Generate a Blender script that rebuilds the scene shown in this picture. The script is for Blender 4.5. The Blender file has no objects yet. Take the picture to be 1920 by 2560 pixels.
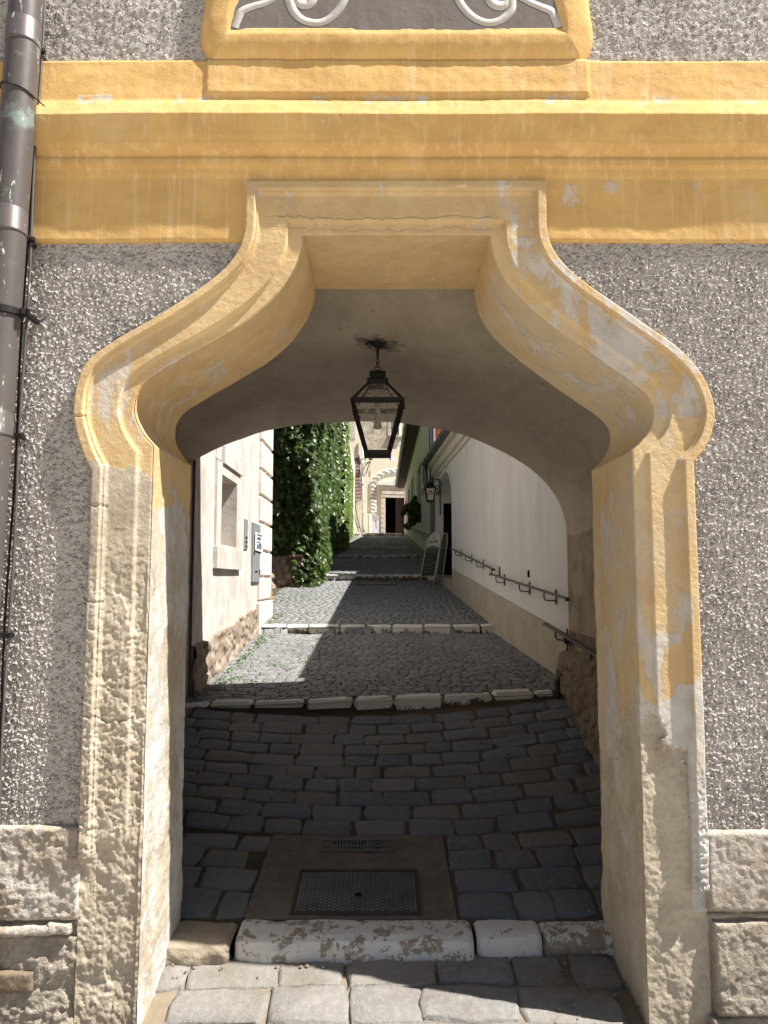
import bpy, math, random
import numpy as np
from mathutils import Vector
sc = bpy.context.scene
col = sc.collection
R = random.Random(7)
S = 1920/1659.0            # my measuring sheet -> photo pixels
F, TILT = 1850.0, math.radians(5.25)
CT, ST = math.cos(TILT), math.sin(TILT)

def P(px, py, Y):
    """photo pixel -> world point at distance Y in front of the camera (camera at the origin)"""
    u = (1280-py)/F; v = (px-960)/F
    k = Y/(CT-u*ST)
    return np.array([v*k, Y, (u*CT+ST)*k])
def Z(py, Y): return float(P(960, py, Y)[2])
def Xp(px, Y, py=1450): return float(P(px, py, Y)[0])
def Q(sx, sy, Y=3.4): return P(sx*S, sy*S, Y)
FY = 3.4

# ------------------------------------------------------------------ noise
def _h(ix, iy, s):
    ix = ix.astype(np.int64); iy = iy.astype(np.int64)
    h = (ix*374761393 + iy*668265263 + s*982451653) & 0xffffffff
    h = ((h ^ (h >> 13))*1274126177) & 0xffffffff
    h = ((h ^ (h >> 15))*2246822519) & 0xffffffff
    return ((h ^ (h >> 16)) & 0xffffff)/float(0xffffff)
def vn(x, y, s=0):
    ix, iy = np.floor(x), np.floor(y); fx, fy = x-ix, y-iy
    fx = fx*fx*(3-2*fx); fy = fy*fy*(3-2*fy)
    a, b = _h(ix, iy, s), _h(ix+1, iy, s); c, d = _h(ix, iy+1, s), _h(ix+1, iy+1, s)
    return (a+(b-a)*fx)*(1-fy) + (c+(d-c)*fx)*fy
def fbm(x, y, s=0, o=4):
    t = 0; a = .5; tot = 0
    for k in range(o):
        t = t + a*vn(x*2**k+13.7*k, y*2**k+7.1*k, s+k); tot += a; a *= .5
    return t/tot
def worley(x, y, s=0):
    ix, iy = np.floor(x), np.floor(y)
    f1 = np.full(x.shape, 9.); f2 = np.full(x.shape, 9.); cid = np.zeros(x.shape)
    for dx in (-1, 0, 1):
        for dy in (-1, 0, 1):
            cx, cy = ix+dx, iy+dy
            px = cx+_h(cx, cy, s); py = cy+_h(cx, cy, s+1); r = _h(cx, cy, s+2)
            d = np.hypot(x-px, y-py)
            m = d < f1
            f2 = np.where(m, f1, np.minimum(f2, d)); cid = np.where(m, r, cid); f1 = np.where(m, d, f1)
    return f1, f2, cid
def sstep(a, b, x):
    t = np.clip((x-a)/(b-a), 0, 1); return t*t*(3-2*t)

# ------------------------------------------------------------------ objects
def tag(o, label=None, cat=None, group=None, kind=None):
    if label: o['label'] = label
    if cat: o['category'] = cat
    if group: o['group'] = group
    if kind: o['kind'] = kind
    return o
def empty(name, loc, label=None, cat=None, group=None):
    o = bpy.data.objects.new(name, None); col.objects.link(o); o.location = loc
    o.empty_display_size = .1
    return tag(o, label, cat, group)
def link(name, me, mat, parent=None, smooth=False):
    if mat: me.materials.append(mat)
    if smooth: me.polygons.foreach_set('use_smooth', [True]*len(me.polygons))
    o = bpy.data.objects.new(name, me); col.objects.link(o)
    if parent:
        o.parent = parent; q = parent; w = Vector((0, 0, 0))
        while q is not None: w = w+Vector(q.location); q = q.parent
        o.location = -w
    return o
def attr(me, name, vals):
    a = me.attributes.new(name, 'FLOAT', 'POINT'); a.data.foreach_set('value', np.asarray(vals, dtype=np.float32).ravel())
def grid(name, V, mat, parent=None, keep=None, attrs=None, smooth=True):
    """V: (n,m,3) vertex grid -> one mesh; keep: (n-1,m-1) bool"""
    n, m = V.shape[:2]
    idx = np.arange(n*m).reshape(n, m)
    f = np.stack([idx[:-1, :-1], idx[1:, :-1], idx[1:, 1:], idx[:-1, 1:]], -1).reshape(-1, 4)
    if keep is not None: f = f[keep.ravel()]
    used = np.zeros(n*m, bool); used[f.ravel()] = True
    mp = np.cumsum(used)-1
    v = V.reshape(-1, 3)[used]; f = mp[f]
    me = fastmesh(name, v, f)
    if attrs:
        for k, a in attrs.items(): attr(me, k, np.asarray(a).reshape(-1)[used])
    return link(name, me, mat, parent, smooth)
def fastmesh(name, v, f):
    me = bpy.data.meshes.new(name)
    me.vertices.add(len(v)); me.vertices.foreach_set('co', np.asarray(v, dtype=np.float32).ravel())
    k = f.shape[1]
    me.loops.add(f.size); me.loops.foreach_set('vertex_index', f.astype(np.int32).ravel())
    me.polygons.add(len(f)); me.polygons.foreach_set('loop_start', np.arange(0, f.size, k, dtype=np.int32))
    try: me.polygons.foreach_set('loop_total', np.full(len(f), k, dtype=np.int32))
    except Exception: pass
    me.update(calc_edges=True); me.validate()
    return me

class MB:
    def __init__(s): s.v = []; s.f = []; s.t = []
    def add(s, vs, fs, tint=.5):
        o = len(s.v); s.v += [tuple(map(float, p)) for p in vs]; s.f += [tuple(i+o for i in f) for f in fs]
        s.t += [tint]*len(vs); return s
    def hexa(s, p, tint=.5):   # 4 bottom pts (ring), 4 top pts (ring)
        return s.add(p, [(3, 2, 1, 0), (4, 5, 6, 7), (0, 1, 5, 4), (1, 2, 6, 5), (2, 3, 7, 6), (3, 0, 4, 7)], tint)
    def box(s, x0, x1, y0, y1, z0, z1, tint=.5):
        return s.hexa([(x0, y0, z0), (x1, y0, z0), (x1, y1, z0), (x0, y1, z0), (x0, y0, z1), (x1, y0, z1), (x1, y1, z1), (x0, y1, z1)], tint)
    def bevbox(s, x0, x1, y0, y1, z0, z1, b=.01, tint=.5):
        # chamfered box: rings
        rings = []
        for z, e in ((z0, b), (z0+b, 0), (z1-b, 0), (z1, b)):
            rings.append([(x0+e, y0+b, z), (x0+b, y0+e, z), (x1-b, y0+e, z), (x1-e, y0+b, z), (x1-e, y1-b, z), (x1-b, y1-e, z), (x0+b, y1-e, z), (x0+e, y1-b, z)])
        vs = sum(rings, []); fs = []
        for k in range(3):
            for i in range(8):
                j = (i+1) % 8; fs.append((k*8+i, k*8+j, k*8+8+j, k*8+8+i))
        fs += [tuple(range(7, -1, -1)), tuple(range(24, 32))]
        return s.add(vs, fs, tint)
    def tube(s, pts, r, n=10, caps=True, tint=.5):
        pts = [Vector(p) for p in pts]; N = len(pts)
        rs = r if isinstance(r, (list, tuple)) else [r]*N
        up = None; vs = []; fs = []
        for i, p in enumerate(pts):
            d = (pts[min(i+1, N-1)]-pts[max(i-1, 0)]).normalized()
            if up is None:
                up = Vector((0, 0, 1)) if abs(d.z) < .9 else Vector((1, 0, 0))
            a = d.cross(up).normalized(); b = a.cross(d).normalized(); up = b
            for k in range(n):
                t = 2*math.pi*k/n
                vs.append(p+a*math.cos(t)*rs[i]+b*math.sin(t)*rs[i])
        for i in range(N-1):
            for k in range(n):
                j = (k+1) % n; fs.append((i*n+k, i*n+j, (i+1)*n+j, (i+1)*n+k))
        if caps: fs += [tuple(range(n-1, -1, -1)), tuple(range((N-1)*n, N*n))]
        return s.add(vs, fs, tint)
    def lathe(s, c, prof, n=16, tint=.5):
        vs = []; fs = []
        for r, z in prof:
            for k in range(n):
                t = 2*math.pi*k/n; vs.append((c[0]+r*math.cos(t), c[1]+r*math.sin(t), c[2]+z))
        for i in range(len(prof)-1):
            for k in range(n):
                j = (k+1) % n; fs.append((i*n+k, i*n+j, (i+1)*n+j, (i+1)*n+k))
        fs += [tuple(range(n-1, -1, -1)), tuple(range((len(prof)-1)*n, len(prof)*n))]
        return s.add(vs, fs, tint)
    def prism(s, poly, off, tint=.5):   # poly: list of 3d pts, off: extrusion vector
        n = len(poly); o = Vector(off)
        vs = [Vector(p) for p in poly]+[Vector(p)+o for p in poly]
        return s.add(vs, [tuple(range(n-1, -1, -1)), tuple(range(n, 2*n))]+[(i, (i+1) % n, n+(i+1) % n, n+i) for i in range(n)], tint)
    def bar(s, a, b, w, h, up=(0, 0, 1), tint=.5):
        a, b = Vector(a), Vector(b); d = (b-a).normalized(); u = Vector(up)
        e = d.cross(u).normalized(); u = e.cross(d).normalized()
        q = [(-w/2, -h/2), (w/2, -h/2), (w/2, h/2), (-w/2, h/2)]
        return s.hexa([a+e*x+u*z for x, z in q]+[b+e*x+u*z for x, z in q], tint)
    def build(s, name, mat, parent=None, smooth=False, tint=True):
        me = bpy.data.meshes.new(name); me.from_pydata(s.v, [], s.f); me.update()
        if tint: attr(me, 'tint', s.t)
        return link(name, me, mat, parent, smooth)

# ------------------------------------------------------------------ materials
class NT:
    def __init__(s, name):
        s.m = bpy.data.materials.new(name); s.m.use_nodes = True; s.t = s.m.node_tree; s.t.nodes.clear()
        s.out = s.t.nodes.new('ShaderNodeOutputMaterial'); s.tc = s.t.nodes.new('ShaderNodeTexCoord')
        s.co = s.tc.outputs['Object']
    def n(s, k, **kw):
        x = s.t.nodes.new('ShaderNode'+k)
        for a, b in kw.items(): setattr(x, a, b)
        return x
    def l(s, a, b): s.t.links.new(a, b)
    def setv(s, sock, v):
        if hasattr(v, 'is_linked') or isinstance(v, bpy.types.NodeSocket): s.l(v, sock)
        else:
            if isinstance(v, tuple) and len(v) == 3 and sock.type == 'RGBA': v = v+(1,)
            sock.default_value = v
    def mapco(s, scale):
        mp = s.n('Mapping'); s.l(s.co, mp.inputs['Vector']); mp.inputs['Scale'].default_value = scale; return mp.outputs[0]
    def noise(s, scale, detail=6, rough=.6, dist=0, vec=None):
        x = s.n('TexNoise'); s.l(vec or s.co, x.inputs['Vector'])
        x.inputs['Scale'].default_value = scale; x.inputs['Detail'].default_value = detail
        x.inputs['Roughness'].default_value = rough; x.inputs['Distortion'].default_value = dist
        return x.outputs['Fac']
    def vor(s, scale, feature='F1', out='Distance', vec=None, rnd=1.):
        x = s.n('TexVoronoi', feature=feature); s.l(vec or s.co, x.inputs['Vector']); x.inputs['Scale'].default_value = scale
        x.inputs['Randomness'].default_value = rnd
        return x.outputs[out]
    def attr(s, name):
        x = s.n('Attribute', attribute_name=name); return x.outputs['Fac']
    def math(s, op, a, b=0., clamp=False):
        x = s.n('Math', operation=op, use_clamp=clamp); s.setv(x.inputs[0], a); s.setv(x.inputs[1], b); return x.outputs[0]
    def step(s, a, e0, e1):
        x = s.n('MapRange', interpolation_type='SMOOTHSTEP'); s.setv(x.inputs['Value'], a)
        x.inputs['From Min'].default_value = e0; x.inputs['From Max'].default_value = e1; return x.outputs[0]
    def mix(s, f, a, b, mode='MIX'):
        x = s.n('Mix', data_type='RGBA', blend_type=mode); s.setv(x.inputs[0], f); s.setv(x.inputs[6], a); s.setv(x.inputs[7], b); return x.outputs[2]
    def bump(s, h, strength=.5, dist=.01, normal=None):
        x = s.n('Bump'); s.l(h, x.inputs['Height']); x.inputs['Strength'].default_value = strength; x.inputs['Distance'].default_value = dist
        if normal: s.l(normal, x.inputs['Normal'])
        return x.outputs[0]
    def bsdf(s, color, rough=.9, normal=None, metal=0., spec=.3):
        b = s.n('BsdfPrincipled'); s.setv(b.inputs['Base Color'], color); s.setv(b.inputs['Roughness'], rough)
        b.inputs['Metallic'].default_value = metal; b.inputs['Specular IOR Level'].default_value = spec
        if normal: s.l(normal, b.inputs['Normal'])
        s.l(b.outputs[0], s.out.inputs['Surface']); s.b = b
        return s.m

def plaster(name, base, dark, light, sc1=2.5, bump=.3, bscale=60, specks=None, rough=.92, stretch=(1, 1, 1), dist=.006):
    t = NT(name); v = t.mapco(stretch)
    c = t.mix(t.step(t.noise(sc1, 8, .65, .6, v), .38, .68), base, dark)
    c = t.mix(t.math('MULTIPLY', t.step(t.noise(sc1*2.7, 8, .7, .3, v), .5, .72), .8), c, light)
    if specks: c = t.mix(t.math('MULTIPLY', t.step(t.noise(sc1*14, 4, .6, .8), .66, .74), .7), c, specks)
    h = t.math('ADD', t.noise(bscale, 5, .65), t.math('MULTIPLY', t.noise(bscale*.12, 4, .6), 3.))
    return t.bsdf(c, rough, t.bump(h, bump, dist))
def paint(name, c, rough=.5, metal=0., spec=.4, var=.25, bscale=40, bump=.1):
    t = NT(name)
    d = tuple(x*(1-var) for x in c)
    cc = t.mix(t.step(t.noise(9, 6, .6), .35, .7), c, d)
    return t.bsdf(cc, rough, t.bump(t.noise(bscale, 4), bump, .003), metal, spec)

def m_stone_layers(name, stone, stone2, lime, yellow, drips=.55):
    """old limewash: ochre paint over white lime over sandstone; 'paint' and 'limew' attributes bias which layer is left"""
    t = NT(name)
    yd = tuple(a*b for a, b in zip(yellow, (.80, .72, .62))); yl = tuple(min(1, a*b) for a, b in zip(yellow, (1.10, 1.24, 2.2)))
    st = t.mix(t.step(t.noise(5, 8, .7), .35, .66), stone, stone2)
    st = t.mix(t.math('MULTIPLY', t.step(t.noise(38, 5, .7), .6, .7), .55), st, (.13, .105, .075))
    lm = t.mix(t.step(t.noise(7, 7, .65), .4, .66), lime, tuple(x*.78 for x in lime))
    ye = t.mix(t.step(t.noise(3.2, 8, .7, .5), .36, .62), yellow, yd)
    sv = t.mapco((14, 14, 1.6) if drips < .6 else (30, 30, 1.1))
    ye = t.mix(t.math('MULTIPLY', t.step(t.noise(1.0, 6, .65, .15 if drips > .6 else .3, sv), .54 if drips < .6 else .51, .74 if drips < .6 else .66), drips), ye, yl)
    ye = t.mix(t.step(t.math('ADD', t.noise(2.1, 7, .6, .3), t.attr('fade')), .50, .86), ye, (.64, .545, .36))
    n1 = t.math('ADD', t.math('MULTIPLY', t.noise(4.2, 12, .68, .25, t.mapco((1.45, 1.45, .62))), .8), t.math('MULTIPLY', t.noise(23, 9, .7, .2), .2))
    n2 = t.math('ADD', t.math('MULTIPLY', t.noise(3.1, 12, .66, .25, t.mapco((1.3, 1.3, .8))), .8), t.math('MULTIPLY', t.noise(31, 9, .7, .2), .2))
    c = t.mix(t.step(t.math('ADD', n2, t.attr('limew')), .98, 1.02), st, lm)
    py = t.step(t.math('ADD', n1, t.attr('paint')), .955, 1.035)
    c = t.mix(py, c, ye)
    # thin worn film of ochre left in the pores
    c = t.mix(t.math('MULTIPLY', t.step(t.math('ADD', t.noise(12, 6, .7), t.attr('paint')), .7, 1.1), .35), c, yl)
    if drips < .6:   # hairline cracks across the lintel
        sp = t.n('SeparateXYZ'); t.l(t.co, sp.inputs[0])
        for z0, w_ in ((1.715, .0022), (1.665, .0012)):
            wv = t.math('MULTIPLY', t.math('SUBTRACT', t.noise(5.5, 8, .62, .2, t.mapco((1, 0, .35))), .5), .11)
            dz = t.math('ABSOLUTE', t.math('SUBTRACT', t.math('ADD', sp.outputs[2], wv), z0))
            k = t.math('MULTIPLY', t.step(dz, w_, w_*.35), t.step(t.math('ABSOLUTE', sp.outputs[0]), .56, .50))
            c = t.mix(t.math('MULTIPLY', k, .85), c, (.10, .075, .05))
    h = t.math('ADD', t.math('MULTIPLY', t.noise(85, 6, .75), 1.3), t.math('MULTIPLY', py, .5))
    h = t.math('ADD', h, t.math('MULTIPLY', t.noise(14, 5, .6), 1.4))
    return t.bsdf(c, .93, t.bump(h, .75, .0065 if drips < .6 else .0035))

YEL = (.70, .49, .195)
M = {}
M['arch'] = m_stone_layers('weathered_ochre_stone', (.58, .505, .39), (.43, .36, .265), (.64, .61, .56), YEL)
M['cornice'] = m_stone_layers('ochre_cornice_paint', (.44, .38, .28), (.33, .27, .19), (.62, .58, .52), (.71, .44, .125), .7)

t = NT('roughcast_render')
c = t.mix(t.step(t.noise(1.6, 7, .65), .35, .7), (.54, .505, .465), (.45, .415, .38))
c = t.mix(t.math('MULTIPLY', t.step(t.noise(60, 4, .6), .5, .75), .5), c, (.62, .58, .53))
wv_ = t.n('VectorMath', operation='ADD'); nv_ = t.n('TexNoise'); nv_.inputs['Scale'].default_value = 45; t.l(t.co, nv_.inputs['Vector']); sv_ = t.n('VectorMath', operation='SCALE'); t.l(nv_.outputs['Color'], sv_.inputs[0]); sv_.inputs['Scale'].default_value = .014; t.l(t.co, wv_.inputs[0]); t.l(sv_.outputs[0], wv_.inputs[1])
gr_ = t.math('MULTIPLY', t.step(t.vor(47, vec=wv_.outputs[0]), .56, .12), t.step(t.noise(26, 3, .6), .36, .54))
gr_ = t.math('ADD', gr_, t.math('MULTIPLY', t.step(t.vor(100, vec=wv_.outputs[0]), .52, .12), .28))
gr_ = t.math('MULTIPLY', gr_, t.math('ADD', .65, t.math('MULTIPLY', t.noise(5, 5, .6), .7)))
M['roughcast'] = t.bsdf(c, .95, t.bump(gr_, 1., .011), spec=.15)

M['plinth'] = plaster('plinth_plaster', (.52, .47, .41), (.38, .31, .23), (.66, .63, .58), 3.2, .9, 75, (.2, .16, .11), dist=.010)
M['plinth_stone'] = plaster('plinth_stone', (.46, .40, .32), (.30, .25, .19), (.56, .50, .42), 4, 1., 85, (.17, .13, .10), dist=.012)
def vault_mat():
    t = NT('vault_plaster'); v = t.mapco((1, .5, 2))
    c = t.mix(t.step(t.noise(2.2, 8, .65, .6, v), .38, .68), (.44, .375, .295), (.36, .30, .23))
    c = t.mix(t.math('MULTIPLY', t.step(t.noise(6, 8, .7, .3, v), .5, .72), .8), c, (.49, .43, .35))
    c = t.mix(t.math('MULTIPLY', t.step(t.noise(1., 6, .65, .4, t.mapco((26, 14, 26))), .645, .70), .85), c, (.045, .035, .028))
    p = P(944, 862, 4.93); n = t.n('VectorMath', operation='DISTANCE'); t.l(t.co, n.inputs[0]); n.inputs[1].default_value = tuple(p)
    d = t.math('ADD', n.outputs['Value'], t.math('MULTIPLY', t.math('SUBTRACT', t.noise(12, 6, .7), .5), .45))
    c = t.mix(t.math('MULTIPLY', t.step(d, .22, .04), .85), c, (.03, .025, .02))
    h = t.math('ADD', t.noise(40, 5, .65), t.math('MULTIPLY', t.noise(5, 4, .6), 3.))
    return t.bsdf(c, .92, t.bump(h, .35, .006))
M['vault'] = vault_mat()
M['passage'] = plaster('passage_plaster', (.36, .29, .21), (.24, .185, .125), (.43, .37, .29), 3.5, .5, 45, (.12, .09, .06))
M['rubble_dark'] = plaster('dark_rubble', (.24, .185, .125), (.13, .10, .065), (.32, .25, .17), 5, .9, 45, (.06, .045, .03))
M['rubble'] = plaster('rubble_stone', (.37, .30, .235), (.20, .155, .115), (.48, .41, .335), 5, .9, 55, (.16, .12, .09))
M['rubble_mid'] = plaster('grey_brown_rubble', (.19, .16, .13), (.12, .10, .08), (.27, .23, .19), 5, .9, 55, (.10, .08, .06))
M['house_left'] = plaster('pink_cream_plaster', (.62, .575, .53), (.47, .42, .37), (.70, .665, .625), 2.4, .4, 45, (.44, .35, .28), stretch=(1, 1, .6))
M['quoin'] = plaster('pale_quoin_plaster', (.72, .66, .585), (.62, .55, .475), (.78, .735, .68), 4, .4, 60)
M['house_right'] = plaster('pale_grey_plaster', (.66, .655, .615), (.585, .575, .53), (.70, .695, .66), 1.2, .3, 25, (.50, .485, .44), stretch=(1, 1, .35))
M['dado'] = plaster('beige_dado', (.42, .375, .295), (.34, .30, .23), (.48, .44, .36), 2.5, .3, 35)
M['house_green'] = plaster('grey_green_plaster', (.68, .625, .635), (.60, .55, .56), (.72, .67, .68), 1.2, .2, 30, stretch=(1, 1, .4))
M['trim_white'] = plaster('white_trim', (.66, .655, .62), (.58, .57, .53), (.70, .69, .66), 3, .2, 40)
M['far_cream'] = plaster('cream_plaster', (.75, .67, .52), (.67, .59, .45), (.79, .73, .60), 1.1, .3, 20, stretch=(1, 1, .5))
M['far_white'] = plaster('limewash_white', (.78, .755, .70), (.68, .65, .58), (.82, .80, .76), 2, .2, 30)
M['sgraf_grey'] = plaster('sgraffito_grey', (.36, .32, .255), (.30, .26, .20), (.40, .36, .29), 2, .2, 30)
M['portal_stone'] = plaster('portal_stone', (.56, .51, .43), (.44, .39, .32), (.62, .58, .51), 3, .4, 40)
M['concrete'] = plaster('brown_concrete', (.165, .145, .118), (.125, .108, .085), (.205, .185, .155), 6, .6, 90, (.34, .31, .27), dist=.008)

# whitewashed kerb stones with chips
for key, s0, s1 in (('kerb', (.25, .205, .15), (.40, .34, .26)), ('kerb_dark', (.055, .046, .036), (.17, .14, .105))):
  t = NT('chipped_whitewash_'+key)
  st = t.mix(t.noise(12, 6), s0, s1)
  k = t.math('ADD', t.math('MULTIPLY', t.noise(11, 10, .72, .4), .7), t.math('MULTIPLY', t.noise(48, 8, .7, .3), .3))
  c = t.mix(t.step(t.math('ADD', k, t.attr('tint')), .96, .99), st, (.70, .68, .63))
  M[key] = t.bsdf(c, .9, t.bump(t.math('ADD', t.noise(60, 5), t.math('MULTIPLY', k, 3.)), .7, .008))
def setts(name, cols, dust, dirty, rough=.62):
    t = NT(name); a = t.attr('tint')
    r = t.n('ValToRGB'); t.l(a, r.inputs[0]); e = r.color_ramp.elements
    e[0].position = 0; e[0].color = cols[0]+(1,); e[1].position = 1; e[1].color = cols[-1]+(1,)
    for i, cc in enumerate(cols[1:-1]):
        x = e.new((i+1)/(len(cols)-1)); x.color = cc+(1,)
    c = t.mix(t.math('MULTIPLY', t.step(t.noise(26, 7, .7), .42, .7), .55), r.outputs[0], dust)
    c = t.mix(t.math('MULTIPLY', t.step(t.noise(2.0, 6, .6), .45, .66), dirty), c, (.15, .115, .075))
    h = t.math('ADD', t.noise(70, 7, .75), t.math('MULTIPLY', t.noise(13, 5, .65), 2.2))
    return t.bsdf(c, t.math('ADD', t.math('MULTIPLY', t.noise(30, 4), .35), rough-.17), t.bump(h, .75, .010), spec=.4)
M['sett_big'] = setts('blue_grey_setts', [(.085, .093, .108), (.135, .150, .176), (.10, .122, .16), (.14, .135, .122), (.185, .195, .213)], (.21, .213, .218), .25)
M['sett_street'] = setts('granite_setts', [(.17, .167, .16), (.24, .23, .215), (.195, .192, .19), (.27, .252, .225), (.22, .217, .21)], (.36, .345, .315), .45, .8)
M['sett_small'] = setts('small_grey_cobbles', [(.13, .138, .138), (.19, .198, .198), (.16, .164, .166), (.215, .216, .21), (.26, .262, .255)], (.27, .27, .262), .08, .7)
t = NT('joint_dirt')
c = t.mix(t.noise(20, 6), (.045, .036, .026), (.095, .075, .052))
c = t.mix(t.step(t.noise(1.3, 6, .6), .56, .66), c, (.075, .105, .03))
M['street'] = plaster('pale_street_paving', (.44, .40, .35), (.36, .33, .29), (.50, .46, .41), 3, .5, 30)
sp = t.n('SeparateXYZ'); t.l(t.co, sp.inputs[0])
c = t.mix(t.math('MULTIPLY', t.step(t.math('ADD', sp.outputs[0], t.math('MULTIPLY', t.noise(2, 4), .8)), .3, 1.1), .75), c, (.15, .115, .078))
M['joint'] = t.bsdf(c, .97, t.bump(t.noise(90, 5), .6, .01))
t = NT('joint_sand')
M['sand'] = t.bsdf(t.mix(t.noise(20, 6), (.17, .135, .09), (.30, .25, .18)), .97, t.bump(t.noise(90, 5), .6, .01))

# metals etc
t = NT('weathered_pipe_paint')
c = t.mix(t.noise(5, 6, .6, 0, t.mapco((3, 3, .6))), (.088, .076, .072), (.14, .122, .115))
chip = t.noise(1., 8, .65, .4, t.mapco((42, 42, 9)))
c = t.mix(t.step(chip, .63, .66), c, (.62, .66, .60))
c = t.mix(t.math('MULTIPLY', t.step(t.noise(6, 6, .65), .57, .68), .55), c, (.30, .40, .35))
M['pipe'] = t.bsdf(c, .42, t.bump(t.noise(30, 4), .15, .004), .15, .5)
M['iron'] = paint('black_iron', (.022, .018, .015), .5, .3)
t = NT('rusty_lantern_iron')
c = t.mix(t.step(t.noise(35, 6, .7), .45, .65), (.013, .011, .010), (.024, .016, .012))
M['rust'] = t.bsdf(c, .6, t.bump(t.noise(70, 4), .4, .004), .2, .4)
M['zinc'] = paint('dull_zinc', (.155, .165, .155), .45, .6, .5, .35)
M['grey_metal'] = paint('grey_cabinet_paint', (.27, .305, .32), .45, .1, .4, .12)
M['rail'] = paint('grey_rail_paint', (.115, .108, .10), .5, .3)
M['steel_plate'] = paint('worn_steel', (.19, .19, .19), .42, .55, .5, .3)
M['black'] = paint('dark_opening', (.008, .007, .006), .9, 0, .1)
M['white_paper'] = paint('white_paper', (.78, .79, .84), .8, 0, .2, .05)
M['ink'] = paint('black_ink', (.13, .13, .16), .8)
M['white_enamel'] = paint('white_enamel', (.58, .57, .54), .4, 0, .4, .1)
M['alu'] = paint('aluminium_frame', (.50, .49, .46), .4, .35, .4, .1)
M['board_grey'] = paint('grey_board_back', (.10, .097, .09), .6)
M['chalkboard'] = paint('chalkboard', (.055, .052, .043), .75, 0, .2, .4)
M['chalk'] = paint('chalk_line', (.27, .265, .235), .95)
M['red_print'] = paint('red_print', (.34, .075, .06), .7)
M['dark_print'] = paint('dark_print', (.09, .07, .05), .7)
M['brown_wood'] = paint('brown_boards', (.095, .05, .035), .75, 0, .2, .4)
M['door_wood'] = paint('weathered_door', (.095, .065, .055), .7, 0, .2, .35)
M['yellow_post'] = paint('ochre_marker', (.62, .36, .05), .7)
M['panel_grey'] = plaster('panel_grey_paint', (.215, .19, .175), (.18, .155, .14), (.26, .235, .22), 3, .25, 40, stretch=(3, 3, .7))
M['scroll'] = plaster('white_scroll_paint', (.58, .55, .51), (.48, .45, .41), (.64, .61, .57), 5, .3, 50)
M['window_glass'] = paint('blue_window_glass', (.16, .22, .33), .12, 0, .6, .3)
M['plastic_pipe'] = paint('white_drainpipe_paint', (.62, .68, .74), .45)
def tiles(name, a, b, sz, sx):
    t = NT(name)
    c = t.mix(t.noise(9, 5), a, b); c = t.mix(t.attr('tint'), c, tuple(x*.6 for x in a))
    return t.bsdf(c, .8, t.bump(t.noise(40, 4), .4, .006))
M['tile_brown'] = tiles('brown_roof_tiles', (.185, .115, .095), (.27, .19, .165), .2, .2)
M['tile_red'] = tiles('red_roof_tiles', (.42, .11, .05), (.56, .20, .10), .2, .2)
# glass of the lanterns: dirty old panes
t = NT('dirty_lantern_glass')
tr = t.n('BsdfTransparent'); df = t.n('BsdfPrincipled'); mx = t.n('MixShader'); tl = t.n('BsdfTranslucent'); mx2 = t.n('MixShader')
dn = t.mix(t.noise(30, 6, .7), (.74, .71, .62), (.46, .41, .31))
t.l(dn, df.inputs['Base Color']); df.inputs['Roughness'].default_value = .25; t.l(dn, tl.inputs['Color'])
mx2.inputs[0].default_value = .55; t.l(df.outputs[0], mx2.inputs[1]); t.l(tl.outputs[0], mx2.inputs[2])
f = t.math('ADD', t.math('MULTIPLY', t.step(t.noise(24, 7, .7, .4), .44, .74), .40), .09)
t.l(f, mx.inputs[0]); t.l(tr.outputs[0], mx.inputs[1]); t.l(mx2.outputs[0], mx.inputs[2]); t.l(mx.outputs[0], t.out.inputs['Surface'])
M['glass'] = t.m
t = NT('opal_panel')
M['opal'] = t.bsdf((.62, .59, .55), .35, None, 0, .4)
def leafmat(name, c0, c1, tr=.25):
    t = NT(name); a = t.attr('tint')
    c = t.mix(a, c0, c1); c = t.mix(t.math('MULTIPLY', t.noise(40, 3), .35), c, tuple(x*.5 for x in c0))
    d = t.n('BsdfPrincipled'); t.l(c, d.inputs['Base Color']); d.inputs['Roughness'].default_value = .36; d.inputs['Specular IOR Level'].default_value = .4
    l2 = t.n('BsdfTranslucent'); t.l(t.mix(.5, c, (.09, .15, .02)), l2.inputs['Color']); m = t.n('MixShader'); m.inputs[0].default_value = tr
    t.l(d.outputs[0], m.inputs[1]); t.l(l2.outputs[0], m.inputs[2]); t.l(m.outputs[0], t.out.inputs['Surface'])
    return t.m
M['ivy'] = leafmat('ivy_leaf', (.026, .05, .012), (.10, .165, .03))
M['ivy_sunlit'] = leafmat('sunlit_ivy_leaf', (.065, .11, .018), (.19, .27, .045), .28)  # same leaf for the sunlit ivy, sunlight put into a brighter green
M['ivy_stem'] = paint('ivy_inner_shade', (.028, .03, .014), .9)  # near-black, the shade inside the ivy put into the colour
M['grass'] = leafmat('grass_blade', (.07, .13, .02), (.14, .22, .05), .2)
M['petal'] = paint('red_petals', (.42, .02, .02), .6)
M['bulb'] = paint('bulb_glass', (.30, .28, .23), .2, 0, .5, .1)
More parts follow.
